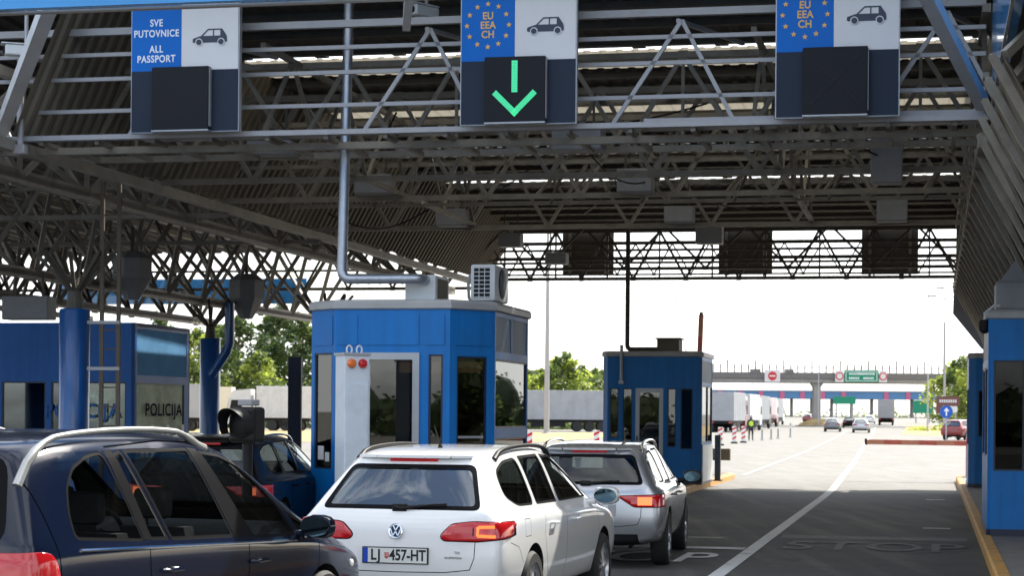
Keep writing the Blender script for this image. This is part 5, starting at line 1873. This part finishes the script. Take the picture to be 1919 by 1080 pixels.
def lining(bm, parent):
    nb = bm.copy(); nb.normal_update()
    mv = [(v, v.normal.copy()) for v in nb.verts]
    for v, n in mv: v.co -= n*.022
    bmesh.ops.reverse_faces(nb, faces=nb.faces)
    fs = [f for f in nb.faces if f.calc_center_median().z < .5]
    bmesh.ops.delete(nb, geom=fs, context='FACES')
    bm_obj(nb, 'lining', 'interior', parent)

EST = [  # white and silver estates
 (.05,.00,.07,.50, .30,.76,.52,.83,.86,.80,.955,.735,1.385,.50,1.405),
 (.16,.12,.17,.60, .26,.80,.54,.885,.88,.865,.965,.775,1.405,.545,1.43),
 (.55,.55,.55,.80, .24,.83,.55,.90,.90,.885,.965,.80,1.435,.575,1.455),
 (1.2,1.2,1.2,1.25, .22,.84,.55,.90,.90,.885,.96,.81,1.455,.60,1.475),
 (2.0,2.0,2.0,1.95, .22,.84,.55,.90,.90,.885,.95,.815,1.46,.61,1.483),
 (2.9,2.9,2.9,2.60, .22,.84,.55,.90,.89,.885,.94,.815,1.43,.60,1.46),
 (3.45,3.45,3.45,3.46, .22,.83,.55,.895,.87,.875,.93,.80,1.00,.68,1.03),
 (4.0,4.0,4.0,4.0, .22,.82,.55,.88,.82,.86,.87,.78,.91,.60,.94),
 (4.36,4.36,4.30,4.28, .24,.76,.5,.83,.70,.80,.76,.70,.80,.52,.82),
 (4.48,4.50,4.44,4.42, .27,.66,.45,.72,.60,.70,.66,.62,.69,.45,.71),
]

def estate(name, label, X, Y, phi, paint, S=EST, z_scale=1.0, far=False, style='white', group=None, sub=3, lit=True):
    t = empty(name, (X, Y, gz(Y)), -phi, label, 'car', group)
    if z_scale != 1.0:
        S = [tuple(v*z_scale if i in (4,6,8,10,12,14) else v for i, v in enumerate(s)) for s in S]
    k = z_scale
    bm = body_mesh(S, sub)
    bvh = BVHTree.FromBMesh(bm)
    ya, yf = .90, 3.52
    arch(bm, ya, .365, .33); arch(bm, yf, .365, .33)
    rearc = lambda c, n: n.y < -.12 and c.y < 1.0
    gm = 'car_glass'
    # rear window
    window(bm, [(-.66,.985*k),(.66,.985*k),(.515,1.335*k),(-.515,1.335*k)], 'y', lambda c, n: n.y < -.15 and c.y < 1.0 and n.z < .97, t, 'rear_glass' if style == 'white' else 'car_glass', 'rear_window', .035, rr=.06)
    # side windows
    for cond in (right, left):
        window(bm, [(.50,1.08*k),(.60,1.28*k),(.88,1.36*k),(1.26,1.385*k),(1.22,.99*k),(.74,.995*k)], 'x', cond, t, gm, 'side_window', .02, rr=.09)
        window(bm, [(1.30,.99*k),(1.335,1.39*k),(1.98,1.40*k),(1.98,.985*k)], 'x', cond, t, gm, 'side_window', .02, rr=.03)
        window(bm, [(2.06,.985*k),(2.06,1.40*k),(2.45,1.37*k),(2.95,1.16*k),(3.18,.985*k)], 'x', cond, t, gm, 'side_window', .02, rr=.03)
    window(bm, [(-.62,1.06*k),(.62,1.06*k),(.50,1.40*k),(-.50,1.40*k)], 'y', lambda c, n: n.y > .15 and c.y > 2.2, t, gm, 'windscreen', .03, rr=.05)
    # lamps
    if style == 'silver':
        tlp = [(.38,.855*k),(.62,.865*k),(.90,.875*k),(.90,.735*k),(.56,.735*k)]
    else:
        tlp = [(.36,.79),(.45,.88),(.62,.90),(.872,.895),(.872,.775),(.66,.752),(.385,.755)]
    for sgn in (1, -1):
        P = tlp if sgn == 1 else mirror(tlp)
        cnd = (lambda c, n, s=sgn: c.y < .38 and c.x*s > .2 and (n.y < -.03))
        PR = round_poly(P, .03)
        reg = split_off(bm, carve(bm, inset(PR, -.009), 'y', cnd))
        lamp = split_off(reg, carve(reg, PR if area(PR) > 0 else PR[::-1], 'y', lambda c, n: True))
        bm_obj(reg, 'lamp_seal', 'trim_black', t, -.004)
        o = bm_obj(lamp, 'tail_light', 'lens_red' if lit else 'lens_dark_red', t, 0.0, .010)
        if o and not far:
            bv = BVHTree.FromPolygons([v.co[:] for v in o.data.vertices], [p.vertices[:] for p in o.data.polygons])
            def on(x, z, d=.004):
                h = bv.ray_cast(Vector((x, -1, z)), Vector((0, 1, 0)))
                return Vector((x, (h[0].y if h[0] else .05)-d, z))
            g = MB()
            if style == 'silver':
                ps = [(.60,.755*k),(.60,.845*k),(.76,.85*k),(.76,.755*k)]
                c0 = (.68, .80*k)
                n_ = 5
                for i in range(n_):
                    for j in range(n_):
                        x = .60+.16*i/n_; z = .755*k+.09*j/n_
                        q = [on(sgn*x, z), on(sgn*(x+.16/n_), z), on(sgn*(x+.16/n_), z+.09/n_), on(sgn*x, z+.09/n_)]
                        g.add(q, [(0,1,2,3)])
            else:
                path = [(.655,.785),(.655,.86),(.74,.862),(.74,.80),(.80,.80)] if False else [(.79,.865),(.665,.862),(.660,.795),(.80,.79)]
                for a, b in zip(path, path[1:]):
                    for i in range(5):
                        p = (a[0]+(b[0]-a[0])*i/5, a[1]+(b[1]-a[1])*i/5); q = (a[0]+(b[0]-a[0])*(i+1)/5, a[1]+(b[1]-a[1])*(i+1)/5)
                        g.bar(on(sgn*p[0], p[1], .003), on(sgn*q[0], q[1], .003), .016, .022)
            if lit: g.build('brake_glow', M['lens_lit'], o)
            if style != 'silver':
                sp = MB()
                pts = [on(sgn*.625, z, .002) for z in (.748, .80, .85, .903)]
                sp.tube(pts, .005, 6); sp.build('divider', M['black'], o)
    # shut lines
    if not far:
        sm = []
        for sgn in (1, -1):
            f = lambda P, s=sgn: [(x*s, z*k) for x, z in P]
            sm += seam(bm, f([(.64,.74),(.635,.62),(.60,.53),(.40,.505),(0,.50)]), 'y', lambda c, n: n.y < -.2 and c.y < .4)
            cd_ = right if sgn == 1 else left
            for P in ([(1.30,.97),(1.24,.75),(1.30,.60),(1.42,.42),(1.50,.30)], [(2.02,.96),(2.02,.60),(2.0,.28)], [(3.22,.95),(3.30,.70),(3.22,.45),(3.16,.28)]):
                seams_obj(seam(bm, [(y, z*k) for y, z in P], 'x', cd_), t)
            seams_obj(seam(bm, [(y, z*k) for y, z in [(1.30,.285),(3.14,.285)]], 'x', cd_), t)
            seams_obj(seam(bm, [(y, z*k) for y, z in [(.22,.735),(.42,.69),(.56,.56)]], 'x', cd_, .006), t)
            seams_obj(seam(bm, [(y, z*k) for y, z in [(.62,.90),(.78,.90),(.78,.76),(.62,.76),(.62,.90)]], 'x', cd_, .005), t) if sgn == 1 else None
        seams_obj(sm, t)
    # lower bumper trim
    reg = split_off(bm, carve(bm, [(-.62,.27),(.62,.27),(.60,.40),(-.60,.40)], 'y', lambda c, n: n.y < -.1 and c.y < .5))
    bm_obj(reg, 'bumper_trim', 'black', t)
    if not far: lining(bm, t)
    bm_obj(bm, 'body', paint, t)
    wheel_well(t, ya, .365, .33, .865); wheel_well(t, yf, .365, .33, .865)
    for y in (ya, yf):
        for x in (-.79, .79): make_wheel(t, x, y)
    if far: return t
    seats(t, (1.55, 2.45), .32, .93*k)
    dashboard(t, 2.95, .93*k, .70)
    mirror_part(t, 3.02, .86, 1.0*k, paint if style == 'white' else 'black', 1); mirror_part(t, 3.02, .86, 1.0*k, paint if style == 'white' else 'black', -1)
    for sgn in (1, -1):
        for y, z in ((1.42, .83), (2.18, .83)):
            h = bvh.ray_cast(Vector((sgn*2, y, z*k)), Vector((-sgn, 0, 0)))
            x = h[0].x
            g = MB(); g.tube([(x-sgn*.01, y, z*k), (x+sgn*.035, y+.03, z*k), (x+sgn*.035, y+.17, z*k), (x-sgn*.01, y+.20, z*k)], .013, 8)
            g.build('door_handle', M[paint], t, smooth=True)
    def on_rear(x, z, d=.004):
        h = bvh.ray_cast(Vector((x, -2, z)), Vector((0, 1, 0)))
        return Vector((x, h[0].y-d, z))
    # high brake light under the roof edge
    zz = 1.372*k
    p = on_rear(0, zz, .0)
    g = MB(); g.bbox(-.20, .20, p.y-.022, p.y+.05, zz-.016, zz+.018, .006); g.build('high_brake_light', M['lens_red'], t)
    # spoiler lip
    g = MB()
    pts = [on_rear(x, 1.395*k, .0) for x in (-.46,-.3,-.1,.1,.3,.46)]
    for a, b in zip(pts, pts[1:]): g.bar(a+Vector((0,-.02,0)), b+Vector((0,-.02,0)), .10, .022)
    g.build('roof_spoiler', M[paint], t)
    # wiper
    a, b, c = on_rear(.02, .995*k, .02), on_rear(.30, 1.03*k, .02), on_rear(-.08, 1.0*k, .02)
    g = MB(); g.tube([a+Vector((-.06,0,.01)), a, b], [.02, .018, .008], 8); g.bar(on_rear(.05,1.005*k,.016), on_rear(.38,1.03*k,.016), .012, .018)
    g.bbox(-.06, .06, c.y-.01, c.y+.03, .97*k, 1.03*k, .008); g.build('rear_wiper', M['black'], t)
    return t, bvh, on_rear

# white estate with the plate
PHI_W = R(15.2)
wX, wY = gx(745, 15.45), 15.45
white, wb_, on_w = estate('estate_car', 'white estate car with readable rear plate, waiting before the chamfered booth', wX, wY, PHI_W, 'car_white')
roof_rail(white, wb_, .575, .75, 2.55, 'black', .05, .018)
g = MB(); h = wb_.ray_cast(Vector((.06, .95, 3)), Vector((0,0,-1)))[0]
g.tube([(h.x, h.y, h.z), (h.x, h.y-.02, h.z+.03), (h.x-.01, h.y-.14, h.z+.19)], [.022, .010, .003], 8); g.build('aerial', M['black'], white, smooth=True)
# registration plate
py = min(on_w(x, z, 0).y for x in (-.27, 0, .27) for z in (.57, .69))-.012
g = MB(); g.bbox(-.272, .272, py, py+.05, .565, .695, .005); pl = g.build('plate', M['plate_black'], white)
g = MB(); g.box(-.262, .262, py-.004, py-.0005, .573, .687); g.build('plate_face', M['plate_white'], pl)
g = MB(); g.box(-.262, -.222, py-.0055, py-.0042, .573, .687); g.build('blue_strip', M['plate_blue'], pl)
add_text('LJ', .118, 'plate_black', pl, (-.158, py-.0052, .630), name='plate_text', bold=.003, spacing=1.18, xs=.84, depth=.0008)
add_text('457-HT', .118, 'plate_black', pl, (.105, py-.0052, .630), name='plate_text', bold=.003, xs=.80, depth=.0008)
g = MB(); g.prism([(-.088,.652),(-.048,.652),(-.048,.62),(-.068,.602),(-.088,.62)], py-.0056, py-.0044); g.build('crest', M['crest_red'], pl)
g = MB()
for i in range(3):
    for j in range(2):
        g.box(-.086+.013*i, -.079+.013*i, py-.0066, py-.0058, .622+.014*j, .630+.014*j)
g.build('crest_check', M['plate_white'], pl)
# round badge on the tailgate: ring with two stacked letter shapes
bp_ = on_w(0, .82, 0)
tilt = math.atan2(on_w(0,.87,0).y-on_w(0,.77,0).y, .10)
badge = MB()
g = MB(); g.lathe([(.058, -.010), (.058, .004), (.046, .004), (.046, -.012)], (0,0,0), 'y', 32, cap=False)
g.lathe([(.046, .003), (.046, .0035)], (0,0,0), 'y', 32)
def strokes(g, P, w):
    for a, b in zip(P, P[1:]): g.bar((a[0], -.006, a[1]), (b[0], -.006, b[1]), w, w)
strokes(g, [(-.022,.042),(0,.004),(.022,.042)], .009)
strokes(g, [(-.043,.018),(-.021,-.038),(0,-.004),(.021,-.038),(.043,.018)], .009)
bo = g.build('badge', M['chrome'], white, smooth=True, loc=(0, bp_.y-.012, .82)); bo.rotation_euler = (-tilt, 0, 0)
g = MB(); g.lathe([(.045, -.001), (.045, .0028)], (0,0,0), 'y', 28); bk = g.build('badge_field', M['navy'], bo)
p = on_w(.47, .62, .003)
add_text('BLUEMOTION', .022, 'plate_black', white, p, name='trim_lettering', spacing=1.0, depth=.001)
add_text('TDI', .026, 'plate_black', white, on_w(.50, .66, .003), name='trim_lettering', spacing=1.1, depth=.001)
for sgn in (1, -1):
    q = on_w(sgn*.52, .42, .0)
    g = MB(); g.bbox(q.x-.10, q.x+.10, q.y-.012, q.y+.02, .40, .44, .006); g.build('reflector', M['lens_red'], white)

# silver estate ahead
PHI_S = R(9.2)
silver, sb_, on_s = estate('estate_car', 'silver estate car with glowing brake lamps ahead of the white estate', gx(1097, 22.2), 22.2, PHI_S, 'car_silver', z_scale=.965, style='silver')
roof_rail(silver, sb_, .565, .62, 2.7, 'chrome', .06, .016)
q = on_s(.0, .66, 0)
g = MB(); g.bbox(-.36, .36, q.y-.002, q.y+.02, .60, .74, .006); pr_ = g.build('plate_recess', M['car_silver'], silver)
g = MB(); g.bbox(-.27, .27, q.y-.012, q.y-.003, .615, .725, .003); g.build('plate', M['plate_white'], silver)
q = on_s(.0, 1.1, -.10)
g = MB(); g.box(-.17, -.11, .50, .505, 1.12, 1.24); g.prism([(-.18,1.24),(-.10,1.24),(-.125,1.19),(-.155,1.19)], .505, .51); g.build('window_sticker', M['letter_white'], silver)

# black car in the next lane
black, kb_, on_k = estate('estate_car', 'black car in the left lane half hidden by signal head and dark car', gx(365, 23.6), 23.6, R(7.5), 'car_black', z_scale=.985, style='silver')
roof_rail(black, kb_, .57, .7, 2.5, 'chrome', .05, .015)

# ---------------------------------------------------------------- dark blue people carrier
MPV = [
 (.06,.00,.05,.22, .30,.78,.52,.84,.92,.82,1.02,.80,1.52,.60,1.545),
 (.16,.11,.14,.30, .26,.82,.55,.885,.95,.87,1.03,.845,1.55,.66,1.58),
 (.60,.60,.60,.62, .24,.84,.55,.90,.95,.89,1.01,.86,1.585,.685,1.62),
 (1.3,1.3,1.3,1.3, .22,.85,.55,.90,.93,.89,.99,.865,1.60,.70,1.64),
 (2.0,2.0,2.0,1.95, .22,.85,.55,.90,.91,.89,.965,.865,1.585,.70,1.63),
 (2.7,2.7,2.7,2.48, .22,.85,.55,.90,.88,.89,.935,.86,1.51,.675,1.56),
 (3.25,3.25,3.25,3.02, .22,.84,.55,.895,.86,.885,.91,.85,1.25,.69,1.31),
 (3.62,3.62,3.62,3.55, .22,.83,.55,.89,.83,.875,.885,.835,.985,.70,1.03),
 (4.15,4.15,4.15,4.12, .22,.80,.52,.86,.74,.84,.80,.76,.855,.58,.89),
 (4.42,4.42,4.38,4.36, .25,.72,.48,.77,.63,.75,.68,.67,.73,.48,.755),
 (4.53,4.55,4.51,4.49, .28,.62,.42,.66,.54,.64,.58,.58,.62,.42,.64),
]
PHI_M = R(20)
mx_, my_ = -3.336, 10.75
mpv = empty('people_carrier', (mx_, my_, 0), -PHI_M, 'dark navy people carrier with silver roof rails at the lower left', 'car')
bm = body_mesh(MPV, 3)
bvh_m = BVHTree.FromBMesh(bm)
arch(bm, .86, .36, .33); arch(bm, 3.55, .36, .33)
for cond in (right, left):
    window(bm, [(.42,1.03),(.42,1.18),(.47,1.32),(.58,1.43),(.76,1.495),(.93,1.515),(1.13,.995),(1.10,.985)], 'x', cond, mpv, 'mpv_glass', 'side_window', .018, rr=.05)
    window(bm, [(1.20,.985),(1.03,1.50),(1.13,1.52),(1.42,.975)], 'x', cond, mpv, 'mpv_glass', 'side_window', .022, rr=.02)
    window(bm, [(1.44,.972),(1.15,1.52),(1.93,1.52),(2.24,.945)], 'x', cond, mpv, 'mpv_glass', 'side_window', .022, rr=.03)
    window(bm, [(2.50,.925),(2.06,1.50),(2.38,1.475),(2.62,1.41),(2.86,1.27),(3.04,1.11),(3.13,.91)], 'x', cond, mpv, 'mpv_glass', 'side_window', .022, rr=.03)
    window(bm, [(3.20,.90),(3.14,1.07),(3.44,.97),(3.52,.91)], 'x', cond, mpv, 'mpv_glass', 'side_window', .02, rr=.02)
window(bm, [(-.66,1.02),(.66,1.02),(.56,1.50),(-.56,1.50)], 'y', lambda c, n: n.y < -.2 and c.y < .8 and n.z < .9, mpv, 'car_glass', 'rear_window', .05, rr=.12)
window(bm, [(-.66,1.08),(.66,1.08),(.56,1.50),(-.56,1.50)], 'y', lambda c, n: n.y > .15 and c.y > 2.2 and n.z > .2, mpv, 'car_glass', 'windscreen', .03, rr=.05)
# black pillar film between the panes
for cond in (right, left):
    for P in ([(1.09,1.0),(.955,1.51),(1.03,1.52),(1.20,.985)], [(2.245,.945),(1.935,1.52),(2.05,1.51),(2.49,.93)]):
        fs = carve(bm, P, 'x', cond)
        if fs: bm_obj(split_off(bm, fs), 'pillar', 'trim_black', mpv)
for sgn in (1, -1):
    cnd = lambda c, n, s=sgn: c.y < .5 and c.x*s > .3 and n.x*s > .05
    P = [(-.1,.96),(.09,.985),(.18,.965),(.225,.86),(.22,.70),(.17,.58),(-.1,.58)]
    reg = split_off(bm, carve(bm, round_poly(P, .05), 'x', cnd))
    o = bm_obj(reg, 'tail_light', 'lens_red', mpv, 0, .014)
    sm = []
sm = []
for cond in (right, left):
    for P in ([(.13,1.56),(.17,1.37),(.235,1.02),(.25,.84),(.24,.55),(.2,.4)], [(1.155,.98),(1.16,.80),(1.25,.55),(1.35,.32)], [(2.40,.93),(2.38,.62),(2.30,.30)], [(3.46,.88),(3.44,.70),(3.34,.50),(3.28,.3)], [(.98,1.535),(1.6,1.565),(2.2,1.545),(2.6,1.45)]):
        seams_obj(seam(bm, P, 'x', cond, .009), mpv)
# bright strip under the panes
g = MB()
for s in (1, -1):
    pts = []
    for k in range(19):
        y = .44+k*(3.10-.44)/18; z = .995-.035*(y-.44)
        h = bvh_m.ray_cast(Vector((s*2, y, z-.022)), Vector((-s, 0, 0)))[0]
        pts.append(h+Vector((s*.002, 0, 0)))
    g.tube(pts, .010, 6)
g.build('waist_strip', M['chrome'], mpv, smooth=True)
lining(bm, mpv)
bm_obj(bm, 'body', 'car_navy', mpv)
wheel_well(mpv, .86, .36, .33, .87); wheel_well(mpv, 3.55, .36, .33, .87)
for y in (.86, 3.55):
    for x in (-.80, .80): make_wheel(mpv, x, y, .32, .2, 7)
seats(mpv, (1.45, 2.25), .42, 1.13)
dashboard(mpv, 2.85, .98, .74)
mirror_part(mpv, 3.10, .87, .97, 'car_navy', 1); mirror_part(mpv, 3.10, .87, .97, 'car_navy', -1)
for sgn in (1, -1):
    for y, z in ((1.30, .80), (2.42, .78)):
        x = bvh_m.ray_cast(Vector((sgn*2, y, z)), Vector((-sgn, 0, 0)))[0].x
        g = MB(); g.tube([(x-sgn*.01, y, z), (x+sgn*.035, y+.03, z), (x+sgn*.035, y+.17, z), (x-sgn*.01, y+.20, z)], .013, 8)
        g.build('door_handle', M['car_navy'], mpv, smooth=True)
    x = bvh_m.ray_cast(Vector((sgn*2, 4.05, .66)), Vector((-sgn, 0, 0)))[0].x
    g = MB(); g.lathe([(.03, -.01), (.026, .012), (.001, .016)] if sgn > 0 else [(.001,-.016),(.026,-.012),(.03,.01)], (x, 4.05, .66), 'x', 16, cap=False); g.build('side_repeater', M['lens_clear'], mpv)
# raised roof rails standing on two feet
for s in (-1, 1):
    top = []; y0, y1 = .16, 2.22
    for k in range(25):
        t = k/24; y = y0+(y1-y0)*t
        h = bvh_m.ray_cast(Vector((s*.645, y, 3)), Vector((0,0,-1)))[0].z
        e = min(1, min(t, 1-t)/.17); e = e*e*(3-2*e)
        top.append((s*.645, y, h-.01+.068*e))
    rr = [.030 if k in (0, 24) else (.026 if k in (1, 2, 22, 23) else .0175) for k in range(25)]
    g = MB(); g.tube(top, rr, 12)
    g.build('roof_rail', M['rail_silver'], mpv, smooth=True)

# cars far ahead
def far_car(px, Y, phi, paint, label, zs=1.0):
    return estate('car', label, gx(px, Y), Y, phi, paint, z_scale=zs, far=True, sub=2, group='cars driving away', lit=False)
far_car(1560, 212, R(11), 'car_grey', 'dark grey car driving away left of the silver one')
far_car(1592, 262, R(11), 'car_black', 'small black car just ahead of the dark grey one')
far_car(1614, 203, R(11), 'car_silver', 'silver car driving away beside the lane line')
far_car(1630, 330, R(11), 'car_white', 'tiny white car left of the grey box lorry')
far_car(1512, 345, R(30), 'car_red', 'tiny red car near the bridge pillar')
far_car(1783, 146, R(34), 'car_red', 'dark red car at the right edge of the exit below the signs', 1.05)
